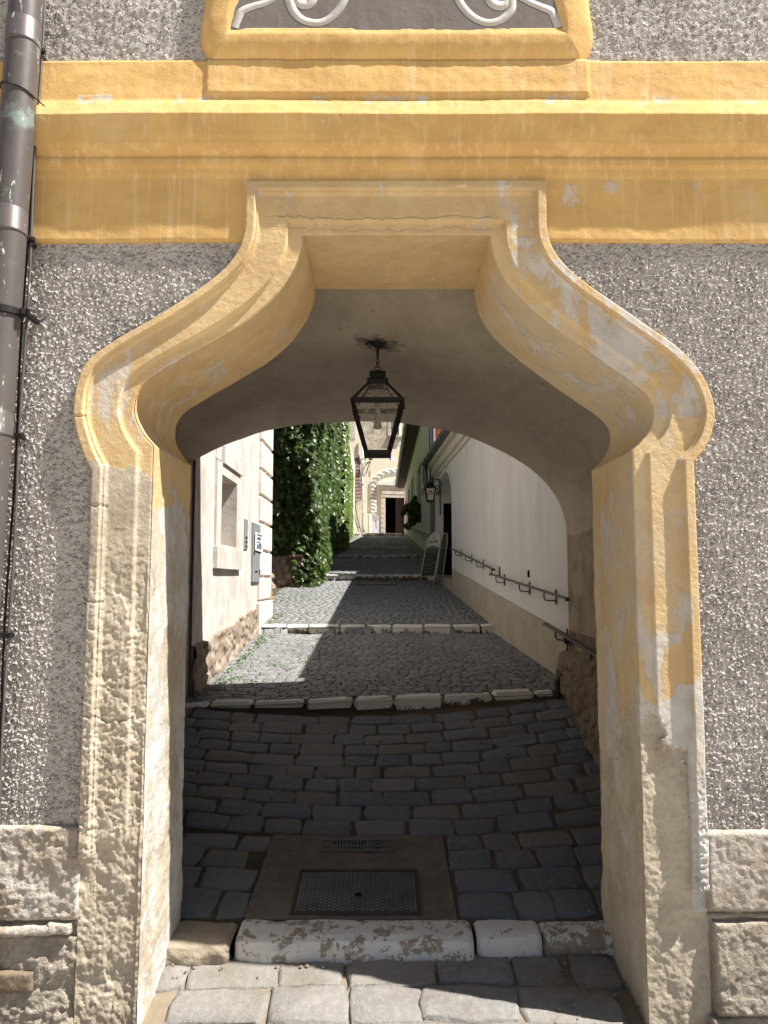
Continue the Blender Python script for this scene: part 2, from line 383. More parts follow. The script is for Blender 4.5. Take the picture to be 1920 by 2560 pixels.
# ================================================================== ground
DC = [(7.0, 'c1'), (11.1, 'c2'), (18.1, 'c3'), (25., 'c4'), (30.5, 'c5'), (41.6, 'c6')]
SEG = [(-99, 3.45, -1.935, -1.935), (3.45, 3.9, -1.935, -1.885), (3.9, 4.1, -1.885, -1.79), (4.1, 5.12, -1.79, -1.70), (5.12, 7.0, -1.70, -1.20), (7.0, 11.1, -1.11, -.79), (11.1, 18.1, -.69, -.02),
       (18.1, 25., .117, .75), (25., 30.5, .83, 1.28), (30.5, 41.6, 1.34, 2.48), (41.6, 60, 2.62, 2.95)]
def prof(d):
    for a, b, z0, z1 in SEG:
        if d <= b: return z0+(z1-z0)*(d-a)/(b-a) if a > -50 else z0
    return SEG[-1][3]
def G(x, d):
    t = max(0, min(1, (11.5-d)/4.)) if d > 6.9 else max(0, min(1, (d-4.6)/2.))
    z = prof(d)+.036*x*t
    if 4.1 < d < 7.0: z += .022*x*x
    return z
def RW(d): return 2.186-.0481*d if d < 18.6 else 1.305-.0035*d      # right wall line
LW = -1.896
def ground_sheet(name, xs, ds, mat, dz, kind='structure', xlim=None):
    V = np.array([[(x if xlim is None else min(max(x, xlim(d)[0]), xlim(d)[1]), d, G(x, d)-dz) for d in ds] for x in xs])
    return tag(grid(name, V, mat), kind=kind)
# one street sheet that reaches the horizon
me = MB(); me.add([(-300, -300, -1.99), (300, -300, -1.99), (300, 300, -1.99), (-300, 300, -1.99)], [(0, 1, 2, 3)])
tag(me.build('street', M['street']), kind='structure')

class Setts:
    U = (0, .0, .16, .5, .84, 1., 1.)
    def __init__(s): s.v = []; s.f = []; s.t = []
    def add(s, c, tint, h=.012, skirt=.035, fine=True, rough=.003, gfun=G, edge=.10):
        """c: four (x,d) corners, counter-clockwise"""
        U = (0, 0, edge, .5, 1-edge, 1, 1) if fine else (0, 0, .5, 1, 1)
        n = len(U); o = len(s.v); tilt = (R.uniform(-1, 1)*h*.4, R.uniform(-1, 1)*h*.4); up = R.uniform(-.5, .5)*h*.6
        for i, u in enumerate(U):
            for j, v in enumerate(U):
                x = (c[0][0]*(1-u)+c[1][0]*u)*(1-v)+(c[3][0]*(1-u)+c[2][0]*u)*v
                d = (c[0][1]*(1-u)+c[1][1]*u)*(1-v)+(c[3][1]*(1-u)+c[2][1]*u)*v
                if 0 < i < n-1 and 0 < j < n-1: x += R.uniform(-1, 1)*rough; d += R.uniform(-1, 1)*rough
                # round the corners in plan
                cu, cv = abs(2*u-1), abs(2*v-1)
                if cu > .7 and cv > .7:
                    cx = sum(p[0] for p in c)/4; cd = sum(p[1] for p in c)/4; k = .05
                    x += (cx-x)*k; d += (cd-d)*k
                z = gfun(x, d)
                if i in (0, n-1) or j in (0, n-1): z -= skirt
                else:
                    z += h*(1-.55*max(cu, cv)**4-.3*(cu*cv)**2)+tilt[0]*(u-.5)+tilt[1]*(v-.5)+up+R.uniform(-1, 1)*rough*.9
                s.v.append((x, d, z)); s.t.append(tint)
        for i in range(n-1):
            for j in range(n-1):
                s.f.append((o+i*n+j, o+(i+1)*n+j, o+(i+1)*n+j+1, o+i*n+j+1))
    def build(s, name, mat):
        me = fastmesh(name, np.array(s.v), np.array(s.f)); attr(me, 'tint', s.t)
        return link(name, me, mat, None, True)
def jq(x0, x1, d0, d1, g, j, bow=lambda x: 0):
    r = lambda: R.uniform(-j, j)
    return [(x0+g+r(), d0+bow(x0)+g+r()), (x1-g+r(), d0+bow(x1)+g+r()), (x1-g+r(), d1+bow(x1)-g+r()), (x0+g+r(), d1+bow(x0)-g+r())]

# --- street slabs in front of the threshold
st = Setts()
for d0, d1, off in ((2.5, 2.82, .1), (2.82, 3.12, 0), (3.12, 3.42, .2), (3.42, 3.66, .05), (3.66, 3.9, .26)):
    x = -2.3+off
    while x < 2.3:
        w = R.uniform(.27, .5)
        lim = (-1.09, 1.16) if d1 > 3.42 else (-9, 9)
        a, b = max(x, lim[0]), min(x+w, lim[1])
        if b-a > .12: st.add(jq(a, b, d0, d1, .004, .022, lambda x: .03*math.sin(x*1.7+.6)-.015*x), R.random(), .013, .05, True, .009, G, .05)
        x += w
tag(st.build('street_paving', M['sett_street']), kind='structure')
ground_sheet('street_bed', np.linspace(-2.4, 2.4, 60), np.linspace(2.3, 3.92, 40), M['sand'], .010)

# --- passage floor
ps = Setts()
bow = lambda x: .035*(x+.1)**2-.02*x
rows = [4.1, 4.36, 4.62, 4.87, 5.1]
d = 5.1
while d < 6.85: rows.append(d+.178); d += .178
def inslab(x, d): return -.76 < x < .41 and d < 5.13
for k, (d0, d1) in enumerate(zip(rows, rows[1:])):
    x = -2.3+(.2 if k % 2 else 0)+R.uniform(-.06, .06)
    while x < 2.0:
        w = R.uniform(.22, .40)
        a, b = x, x+w
        if d1 <= 5.11:
            if a < -.74 < b: b = -.74
            elif -.74 <= a < .40:
                x = .40; continue
            if a < .4 < b and a > -.74: a = .4
        if b-a > .1: ps.add(jq(a, b, d0, min(d1, 6.98), .004, .016, bow if d1 > 5.11 else (lambda x: 0)), R.random()*.85+.07, .012, .06, True, .006, edge=.06)
        x += w
tag(ps.build('passage_floor', M['sett_big']), kind='structure')
ground_sheet('passage_bed', np.linspace(-2.7, 2.1, 50), np.linspace(4.02, 7.05, 60), M['joint'], .005)

# --- alley cobbles
al = Setts()
def alley_course(d_a, d_b, pitch, w, fine):
    n = int((d_b-d_a)/pitch); pitch = (d_b-d_a)/n
    warp = lambda x, d: .16*abs(math.sin(math.pi*(x+.25*math.sin(d*.5))/1.25))+.05*math.sin(d*1.3+x*2)
    for k in range(n):
        x = -2.25+(w*.5 if k % 2 else 0)+R.uniform(-.03, .03)
        while True:
            ww = w*R.uniform(.75, 1.35); d0 = d_a+k*pitch; xm = x+ww/2
            if xm > RW(d0)+.1: break
            wd = warp(xm, d0)-.1
            dm = d0+wd
            if LW-.1 < xm and dm > d_a+.17 and dm+pitch < d_b+.02 or (xm < LW and d0 > 12.4 and xm > -2.9 and dm > d_a+.17 and dm+pitch < d_b+.02):
                s1 = warp(x+ww, d0)-warp(x, d0)
                j = lambda: R.uniform(-.008, .008)
                g = .0035
                c = [(x+g+j(), dm-s1/2+g+j()), (x+ww-g+j(), dm+s1/2+g+j()), (x+ww-g+j(), dm+s1/2+pitch-g+j()), (x+g+j(), dm-s1/2+pitch-g+j())]
                al.add(c, R.random(), .009, .03, fine, .003 if fine else .002, edge=.09)
            x += ww
alley_course(6.95, 11.12, .088, .105, True)
alley_course(11.1, 18.12, .095, .115, False)
alley_course(18.1, 25.02, .12, .15, False)
alley_course(25., 30.52, .14, .17, False)
alley_course(30.5, 41.62, .17, .2, False)
alley_course(41.6, 46.6, .17, .2, False)
tag(al.build('alley_paving', M['sett_small']), kind='structure')
for (a, b) in ((7.0, 11.1), (11.1, 18.1), (18.1, 25), (25, 30.5), (30.5, 41.6), (41.6, 47)):
    ds = np.linspace(a+.001, b-.001, 30)
    tag(grid('alley_bed', np.array([[(x, d, G(x, d)-.008) for d in ds] for x in np.linspace(-3.2, 2.2, 30)]), M['joint']), kind='structure')

# --- rows of kerb stones that form the long steps
def step_row(d, x0, x1, label, ztop=None, cuts=None, dep=.2, hgt=.13, bow=.02, chip=.12):
    b = MB(); x = x0
    while x < x1-.04:
        w = min(R.uniform(.3, .52), x1-x)
        if x1-x-w < .15: w = x1-x
        dd = d+bow*(x-.1)**2*.3+R.uniform(-.012, .012)
        zt = G(x+w/2, d+.1)+.012+R.uniform(-.008, .008)
        n = len(b.v)
        b.bevbox(x+.006, x+w-.006, dd, dd+dep, zt-hgt-.06, zt, .026, R.uniform(.40, .58)+chip)
        for q in range(n, len(b.v)):      # knocked-about stones
            vx, vy, vz = b.v[q]; e = G(vx, d+.1)-G(x+w/2, d+.1)
            b.v[q] = (vx+R.uniform(-.007, .007), vy+R.uniform(-.009, .009), vz+e+R.uniform(-.007, .007))
            b.t[q] -= .30 if b.v[q][2] < G(b.v[q][0], d+.1)-.03 else 0  # whitewash kept to the tops; face shade and black stain put into the tint
        x += w
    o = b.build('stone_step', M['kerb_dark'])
    return tag(o, label, 'step', 'whitewashed kerbstone steps across the alley')
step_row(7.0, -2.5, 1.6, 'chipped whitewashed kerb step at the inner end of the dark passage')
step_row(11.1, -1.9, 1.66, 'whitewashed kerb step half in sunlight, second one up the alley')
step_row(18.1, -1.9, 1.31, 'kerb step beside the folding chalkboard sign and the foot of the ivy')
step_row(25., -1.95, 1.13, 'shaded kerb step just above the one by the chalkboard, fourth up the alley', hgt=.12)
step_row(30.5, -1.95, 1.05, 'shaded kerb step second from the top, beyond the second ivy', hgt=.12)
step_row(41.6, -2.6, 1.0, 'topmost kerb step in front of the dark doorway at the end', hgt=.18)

# --- threshold stones
def stone(name, x0, x1, d0, d1, z0, z1, mat, label, cat, tint, seed, grp=None, amp=.012, n=26):
    """rough block with rounded noisy faces: a superellipsoid-like box"""
    us = np.linspace(0, 1, n); m = max(8, n//2)
    prof_ = [(d1, z0), (d1, z1-.02), (d1-.03, z1), (d0+.05, z1-.004), (d0+.012, z1-.02), (d0, z1-.055), (d0-.004, (z0+z1)/2), (d0, z0)]
    pts = []
    for a, b in zip(prof_, prof_[1:]):
        for k in range(6): pts.append((a[0]+(b[0]-a[0])*k/6, a[1]+(b[1]-a[1])*k/6))
    pts.append(prof_[-1]); pts = np.array(pts)
    X = x0+(x1-x0)*us
    V = np.zeros((n, len(pts), 3))
    for i in range(n):
        e = min(us[i], 1-us[i])*(x1-x0)
        sh = .016*max(0, 1-e/.03)**2
        V[i, :, 0] = X[i]; V[i, :, 1] = pts[:, 0]; V[i, :, 2] = pts[:, 1]-sh
        V[i, :, 1] += sh*(pts[:, 0] < (d0+d1)/2)
    nn = (fbm(V[..., 0]*9, V[..., 2]*9+V[..., 1]*9, seed)-.5)*2*amp*1.6
    V[..., 1] += nn*(V[..., 1] < d0+.1); V[..., 2] += (fbm(V[..., 0]*7, V[..., 1]*14, seed+5)-.5)*amp*1.4
    mb = MB()
    o = grid(name, V, mat, attrs={'tint': np.full(V.shape[:2], tint)})
    return tag(o, label, cat, grp)
stone('kerb_stone', -.745, .45, 3.86, 4.09, -1.95, -1.776, M['kerb'], 'long whitewashed threshold stone with flaking paint in front of the steel cover', 'kerb stone', .505, 11, 'threshold stones under the arch', n=90)
stone('kerb_stone', .468, .80, 3.9, 4.09, -1.95, -1.776, M['kerb'], 'short whitewashed threshold stone, brightest of the row, right of the crack', 'kerb stone', .57, 12, 'threshold stones under the arch', n=34)
stone('kerb_stone', .808, 1.2, 3.92, 4.09, -1.95, -1.782, M['kerb'], 'worn threshold stone with half its whitewash gone at the right jamb', 'kerb stone', .46, 15, 'threshold stones under the arch', n=34)
stone('kerb_stone', -1.16, -.765, 3.82, 4.09, -1.95, -1.785, M['kerb'], 'bare rough threshold stone at the foot of the left jamb', 'kerb stone', .36, 13, 'threshold stones under the arch', amp=.02, n=40)

# --- concrete slab with steel cover and grate
sl = np.linspace(-.735, .385, 60); sd = np.linspace(4.085, 5.095, 50)
V = np.array([[(x, d, G(x, d)+.012) for d in sd] for x in sl]); V[..., 2] += (fbm(V[..., 0]*20, V[..., 1]*20, 3)-.5)*.006
tag(grid('concrete_slab', V, M['concrete']), kind='structure')
cz = lambda d: G(0, d)+.02
cov = empty('access_cover', (-.15, 4.3, cz(4.3)), 'rectangular steel cover with diamond pattern set in brown concrete', 'cover')
b = MB(); x0, x1, d0, d1 = -.50, .20, 4.11, 4.60
def flat(b, x0, x1, d0, d1, dz, t=.01, tint=.5): return b.hexa([(x0, d0, cz(d0)+dz-t), (x1, d0, cz(d0)+dz-t), (x1, d1, cz(d1)+dz-t), (x0, d1, cz(d1)+dz-t), (x0, d0, cz(d0)+dz), (x1, d0, cz(d0)+dz), (x1, d1, cz(d1)+dz), (x0, d1, cz(d1)+dz)], tint)
flat(b, x0, x1, d0, d0+.02, .006); flat(b, x0, x1, d1-.02, d1, .006); flat(b, x0, x0+.02, d0+.02, d1-.02, .006); flat(b, x1-.02, x1, d0+.02, d1-.02, .006)
b.build('frame', paint('rusty_frame', (.06, .04, .034), .8), cov)
b = MB(); flat(b, x0+.024, x1-.024, d0+.024, d1-.024, .0)
b.build('plate', M['steel_plate'], cov)
b = MB()
def clipbar(b, p, q, w):
    # rib clipped to the plate
    (ax, ay), (bx, by) = p, q; t0, t1 = 0., 1.
    for a_, d_, lo, hi in ((ax, bx-ax, x0+.03, x1-.03), (ay, by-ay, d0+.03, d1-.03)):
        if abs(d_) < 1e-9: continue
        u, v = (lo-a_)/d_, (hi-a_)/d_; u, v = min(u, v), max(u, v); t0, t1 = max(t0, u), min(t1, v)
    if t1-t0 > .001:
        A = (ax+(bx-ax)*t0, ay+(by-ay)*t0); B = (ax+(bx-ax)*t1, ay+(by-ay)*t1)
        b.bar((A[0], A[1], cz(A[1])+.001), (B[0], B[1], cz(B[1])+.001), w, .005)
k = -2.
while k < 2.:
    clipbar(b, (x0+k, d0), (x0+k+1.2, d0+.72), .004); clipbar(b, (x0+k, d1), (x0+k+1.2, d1-.72), .004); k += .052
b.build('ribs', M['rail'], cov)
b = MB(); b.box(-.165, -.125, 4.295, 4.335, cz(4.31)-.004, cz(4.31)+.004); b.build('key_hole', M['black'], cov)
gr = empty('drain_grate', (-.17, 4.93, cz(4.93)), 'narrow slotted iron drain grate at the back of the concrete slab', 'grate')
b = MB()
flat(b, -.40, .06, 4.85, 4.87, .004); flat(b, -.40, .06, 5.0, 5.02, .004)
for i in range(25): flat(b, -.40+i*.46/24.-.004, -.40+i*.46/24.+.004, 4.871, 4.999, .003)
flat(b, -.395, .055, 4.92, 4.935, .001)
b.build('bars', M['rail'], gr)
b = MB(); flat(b, -.40, .06, 4.85, 5.02, -.008, .004); b.build('pit', M['black'], gr)

gr = empty('drain_grate', (.1, 17.4, G(0, 17.4)), 'dark channel drain grate let into the cobbles before the step by the chalkboard', 'grate')
x0, x1 = Xp(890, 17.2), Xp(991, 17.2); gz_ = lambda d: G(0, d)+.022
b = MB(); b.hexa([(x0, 17.05, gz_(17.05)-.03), (x1, 17.05, gz_(17.05)-.03), (x1, 17.45, gz_(17.45)-.03), (x0, 17.45, gz_(17.45)-.03), (x0, 17.05, gz_(17.05)), (x1, 17.05, gz_(17.05)), (x1, 17.45, gz_(17.45)), (x0, 17.45, gz_(17.45))]); b.build('frame', M['iron'], gr)
b = MB(); n_ = 26
for k in range(n_): x = x0+.02+(x1-x0-.04)*k/(n_-1); b.bar((x, 17.07, gz_(17.07)+.004), (x, 17.43, gz_(17.43)+.004), .012, .008)
b.build('bars', M['rail'], gr)

# grit, crumbs of mortar and a few dead leaves in the corners
b = MB()
for k in range(190):
    q = R.random()
    if q < .35: x, d = R.uniform(.7, 1.2), R.uniform(3.5, 4.4)
    elif q < .6: x, d = R.uniform(-1.1, 1.1), R.uniform(3.72, 3.86)
    elif q < .8: x, d = 1.9-abs(R.gauss(0, .12))-.25, R.uniform(4.6, 6.6)
    else: x, d = R.uniform(-1.1, 1.1), R.uniform(3.3, 6.5)
    if 3.84 < d < 4.1: continue
    r = R.uniform(.003, .011)*(1 if d < 5 else 1.3); z = G(x, d)+.016
    b.lathe((x, d, z-r*.5), [(r*.4, 0), (r, r*.4), (r*.8, r*.9), (r*.2, r*1.2)], 6, R.random())
tag(b.build('grit', M['sand'], None), kind='stuff')
# ================================================================== gate house
gate = empty('gate_house', (0, 3.4, -1.87), 'old gate building with ochre ogee arch, grey roughcast wall and vaulted passage', 'gateway')
def xz(lst, Y=FY): return np.array([[Q(a, b, Y)[0], Q(a, b, Y)[2]] for a, b in lst])
LO = [(197, 1018), (178, 975), (163, 925), (158, 885), (166, 825), (190, 778), (250, 733), (330, 687), (410, 636), (470, 592), (508, 550), (526, 505), (530, 450), (531, 389)]
LI = [(333, 962), (312, 938), (296, 907), (292, 880), (300, 848), (325, 818), (385, 780), (455, 742), (530, 698), (585, 652), (622, 605), (645, 560), (654, 530), (655, 510)]
RO = [(1181, 388), (1181, 450), (1184, 505), (1205, 552), (1250, 598), (1320, 648), (1395, 700), (1465, 750), (1510, 798), (1535, 845), (1545, 890), (1538, 935), (1522, 970), (1500, 998)]
RI = [(1058, 510), (1060, 530), (1068, 562), (1092, 610), (1140, 662), (1205, 715), (1275, 763), (1340, 808), (1388, 845), (1406, 870), (1411, 895), (1405, 922), (1388, 950), (1364, 973)]
def cr(P_, n):   # catmull-rom
    P_ = np.array(P_); k = len(P_); t = np.linspace(0, k-1, n); i = np.minimum(t.astype(int), k-2); f = (t-i)[:, None]
    p0 = P_[np.maximum(i-1, 0)]; p1 = P_[i]; p2 = P_[i+1]; p3 = P_[np.minimum(i+2, k-1)]
    return .5*((2*p1)+(-p0+p2)*f+(2*p0-5*p1+4*p2-p3)*f*f+(-p0+3*p1-3*p2+p3)*f**3)
def lin(a, b, n): return np.array(a)+(np.array(b)-np.array(a))*np.linspace(0, 1, n)[:, None]
lo, li, ro, ri = xz(LO, FY-.045), xz(LI), xz(RO, FY-.045), xz(RI)
ZB = -2.03
def jamb(top, n=520): return lin((top[0], ZB), top, n)
O = np.concatenate([jamb(lo[0]), cr(lo, 330)[1:], lin(lo[-1], ro[0], 190)[1:], cr(ro, 330)[1:], jamb(ro[-1])[::-1][1:]])
I = np.concatenate([jamb(li[0]), cr(li, 330)[1:], lin(li[-1], ri[0], 190)[1:], cr(ri, 330)[1:], jamb(ri[-1])[::-1][1:]])
# architrave profile, outer edge -> opening
PR = [(0, -.03), (0, .040), (.02, .047), (.155, .049), (.17, .045), (.19, .034), (.215, .035), (.235, .026), (.27, .0215), (.5, .0225), (.715, .0225), (.735, .019), (.76, .007), (.80, .0045), (.965, .003), (1, -.004)]
ts = np.concatenate([np.linspace(a[0], b[0], max(2, int((b[0]-a[0])/.015)+1), endpoint=False) for a, b in zip(PR, PR[1:])]+[[1.]])
pt = np.array([p[0] for p in PR]); pp = np.array([p[1] for p in PR])
# (duplicate t=0 gives the outer side face)
tt = np.concatenate([[0.], ts[ts >= 0]]); pv = np.interp(tt, pt[1:], pp[1:]); pv[0] = -.03
X = O[:, None, 0]+(I-O)[:, None, 0]*tt[None]; Zz = O[:, None, 1]+(I-O)[:, None, 1]*tt[None]
Pp = np.broadcast_to(pv[None], X.shape).copy()
# wear: crumbling lower jambs
low = sstep(-.2, -1.1, Zz); left = (X < 0)
wear = np.where(left, sstep(.5, -.6, Zz)*.8+.2*sstep(-.9, -1.7, Zz), sstep(-.65, -1.2, Zz))
er = (fbm(X*7, Zz*7, 21, 5)-.5)*2; er2 = (fbm(X*55, Zz*55, 31, 3)-.5)*2; pit = np.clip(fbm(X*75, Zz*75, 41, 2)-.58, 0, 1)
base = .0012*er2
Pp += np.where(pv[None] > -.02, base+wear*(er*.008+er2*.0055-pit*.035), 0)
# lost plaster on the right jamb: fascia gone below a ragged line
rag = Zz+(fbm(X*6, Zz*6, 77, 5)-.5)*.9
lost = sstep(-.62, -.68, rag)*(X > .5)*((tt[None] > .24) | (Zz < -1.35))
Pp = np.where(lost > 0, Pp*(1-lost)+lost*(.002+(fbm(X*9, Zz*9, 5, 5)-.5)*.024+er2*.003), Pp)
# softened profile at the foot of the left jamb
lostl = sstep(-1.15, -1.3, Zz+(fbm(X*5, Zz*5, 78, 4)-.5)*.5)*(X < -.5)
Pp = Pp*(1-lostl)+lostl*(np.where(pv[None] < -.02, -.03, .012+(fbm(X*8, Zz*8, 6, 5)-.5)*.03+er2*.006))
lostm = sstep(.52, .56, fbm(X*4.5, Zz*3, 91, 5))*sstep(.35, -.1, Zz)*(X < -.5)*(tt[None] > .25)*(tt[None] < .95)
Pp += lostm*(-.006+er*.006)
wob = (fbm(X*3, Zz*3, 61, 3)-.5)*.012
for zc, tm, sd in ((.33, .26, 1), (-.09, .25, 2), (-.62, .8, 3), (-.98, .25, 4), (.75, .2, 5)):
    dz_ = Zz-zc+(fbm(X*9, Zz*0+sd, 200+sd, 4)-.5)*.10
    Pp -= .010*np.exp(-(dz_/.0045)**2)*(tt[None] < tm)*(pv[None] > -.02)*(X < 0)
V = np.stack([X+wob*sstep(-.3, -1.5, Zz)+er*.004*low, FY-Pp, Zz+0*X], -1)
# which coat of paint is left where (paint: ochre, limew: white lime)
yel = np.where(left, np.where(Zz > .62, .62, np.where(Zz > .36, .56, .0)), .53)
yel = np.where(left, sstep(.42, .54, Zz+(fbm(X*5, Zz*4, 3, 6)-.5)*.42)*.60, sstep(-.55, -.35, Zz+(fbm(X*5, Zz*4, 4)-.5)*.7)*.565)
bulgeL = left & (Zz > .33) & (Zz < 1.25)
yel = np.where(bulgeL & (tt[None] > .24), yel-.125*sstep(.55, .75, Zz)*sstep(1.25, 1.0, Zz), yel)
yel = np.where((X > .25) & (Zz > .75) & (Zz < 1.62) & (tt[None] > .2), .485, yel)
yel = np.where((X > .25) & (tt[None] < .16) & (Zz > .95) & (Zz < 1.5), .44, yel)
yel = np.where((X > .5) & (Zz < .32) & (Zz > -.7), yel-.02*(tt[None] > .5), yel)
yel = np.where((np.abs(X) < .60) & (Zz > 1.37), .60, yel)
yel = np.where((X > .5) & (Zz < -.5) & (tt[None] < .2) & (Zz > -1.45), np.maximum(yel, .47*sstep(-1.15, -.85, Zz+(fbm(X*5, Zz*3, 44, 4)-.5)*.6)), yel)
lim = np.where(left, .30, .52)
Zj = Zz+(fbm(X*4, Zz*4, 17, 5)-.5)*.9
lim = np.where(left, .30+.30*sstep(.50, .58, Zz+(fbm(X*5, Zz*4, 3, 6)-.5)*.42), lim); lim = np.where((X > .5), .56-.19*sstep(-.45, -.95, Zj), lim)
lim = np.where((X > .5) & (tt[None] < .24) & (Zz < -.7) & (Zz > -1.45), .62, lim)
fad = np.where(Zz > 1.3, -.10, np.where(left, .0, .04+.06*(tt[None] > .72)))
arch = grid('arch_surround', V, M['arch'], gate, attrs={'paint': yel, 'limew': lim, 'fade': fad+0*X})
# reveal
ys = np.concatenate([np.linspace(FY-.001, 4.05, 46)])
Xr = np.broadcast_to(I[:, None, 0], (len(I), len(ys))).copy(); Zr = np.broadcast_to(I[:, None, 1], Xr.shape).copy(); Yr = np.broadcast_to(ys[None], Xr.shape).copy()
nrm = np.stack([np.gradient(I[:, 1]), -np.gradient(I[:, 0])], -1); nrm /= np.linalg.norm(nrm, axis=1)[:, None]+1e-9
fade = sstep(0, .05, Yr-FY)
dsp = ((fbm(Yr*6+Xr*3, Zr*6, 51, 5)-.5)*.020+(fbm(Yr*40, Zr*40+Xr*9, 52, 3)-.5)*.004)*fade*(.4+sstep(.2, -1., Zr))
dsp += fade*.012*sstep(3.9, 4.05, Yr)*(fbm(Zr*8, Yr, 9)-.3)
Xr += (1-fade)*((fbm(Xr*3, Zr*3, 61, 3)-.5)*.012*sstep(-.3, -1.5, Zr)+(fbm(Xr*7, Zr*7, 21, 5)-.5)*.008*sstep(-.2, -1.1, Zr)); Xr += nrm[:, None, 0]*dsp; Zr += nrm[:, None, 1]*dsp
Xr += .035*(Yr-FY)*np.sign(Xr)*0
nL = Xr < 0
py_ = np.where(nL, np.where(Zr+(fbm(Yr*4, Zr*5, 4, 6)-.5)*.5 > .44, .60, .12), sstep(-1.0, -.2, Zr+(fbm(Yr*4, Zr*3, 45, 4)-.5)*.5)*.17+.36)
py_ = py_-.10*(nL & (Zr > .62) & (Zr < 1.1) & (Yr > 3.6))
py_ = np.where(Zr > 1.35, .62, py_); py_ = np.where(Yr > 3.93, py_+.16, py_)
py_ = np.where(~nL & (Zr > .6) & (Zr < 1.45) & (Yr < 3.86), .53, py_)
lw_ = np.where(nL & (Zr < .45), .52, .56); lw_ = np.where(~nL, lw_-.12*sstep(-.5, -1.3, Zr+(fbm(Yr*4, Zr*4, 19, 5)-.5)*.9), lw_)
grid('arch_reveal', np.stack([Xr, Yr, Zr], -1), M['arch'], gate, attrs={'paint': py_, 'limew': lw_, 'fade': np.where(nL, -.02, .20)*(Zr < 1.5)+0*Zr})

# roughcast wall, real relief
def in_poly(px, pz, poly):
    c = np.zeros(px.shape, bool); x0, z0 = poly[-1]
    for x1, z1 in poly:
        if z1 != z0:
            c ^= ((z1 > pz) != (z0 > pz)) & (px < (x0-x1)*(pz-z1)/(z0-z1)+x1)
        x0, z0 = x1, z1
    return c
mid = O+(I-O)*.35
sub = mid[::12]
def roughcast(name, x0, x1, z0, z1, res, seed, cut=True, amp=.0072):
    xs = np.arange(x0, x1+res, res); zs = np.arange(z0, z1+res, res)
    Xg, Zg = np.meshgrid(xs, zs, indexing='ij')
    f1, f2, cid = worley(Xg*60+fbm(Xg*50, Zg*50, 8, 2)*1.4, Zg*60+fbm(Xg*50, Zg*50, 9, 2)*1.4, seed); g1, g2, gid = worley(Xg*98, Zg*98, seed+7)
    lump = np.clip(1-(f1/.44)**2, 0, 1)**.7*(.35+.75*cid)*(cid > .12)+.50*np.clip(1-(g1/.42)**2, 0, 1)**.7*(gid > .3)
    patch = .75+.5*fbm(Xg*3.5, Zg*3.5, seed+3, 4)
    h = lump*patch*amp+(fbm(Xg*9, Zg*9, seed+4, 4)-.5)*.006+(fbm(Xg*1.6, Zg*1.6, seed+5, 2)-.5)*.008
    keep = None
    if cut:
        Xc = (Xg[:-1, :-1]+Xg[1:, 1:])/2; Zc = (Zg[:-1, :-1]+Zg[1:, 1:])/2
        keep = ~in_poly(Xc, Zc, sub)
    return grid(name, np.stack([Xg, FY-h+.002, Zg], -1), M['roughcast'], gate, keep)
zPL = Q(80, 1783)[2]; zFR = Q(800, 519, FY-.03)[2]+.01; zCT = Q(300, 133, FY-.03)[2]-.02
roughcast('roughcast_wall', -2.35, -.58, zPL-.02, zFR+.02, .0042, 1)
roughcast('roughcast_wall', .50, 2.45, zPL-.02, zFR+.02, .0042, 2, True, .0080)
roughcast('roughcast_wall', -2.35, 2.45, zCT-.02, 3.2, .011, 3, False, .008)
b = MB()   # plain wall outside the picture
b.box(-6, -2.34, 3.403, 3.46, -2, 4.5); b.box(2.44, 6, 3.403, 3.46, -2, 4.5); b.box(-2.34, O[0, 0]+.05, 3.425, 3.46, -2, 1.75); b.box(O[-1, 0]-.05, 2.44, 3.425, 3.46, -2, 1.75)
b.box(-2.34, 2.44, 3.425, 3.46, 1.76, 4.5)
b.build('side_wall', M['roughcast'], gate)

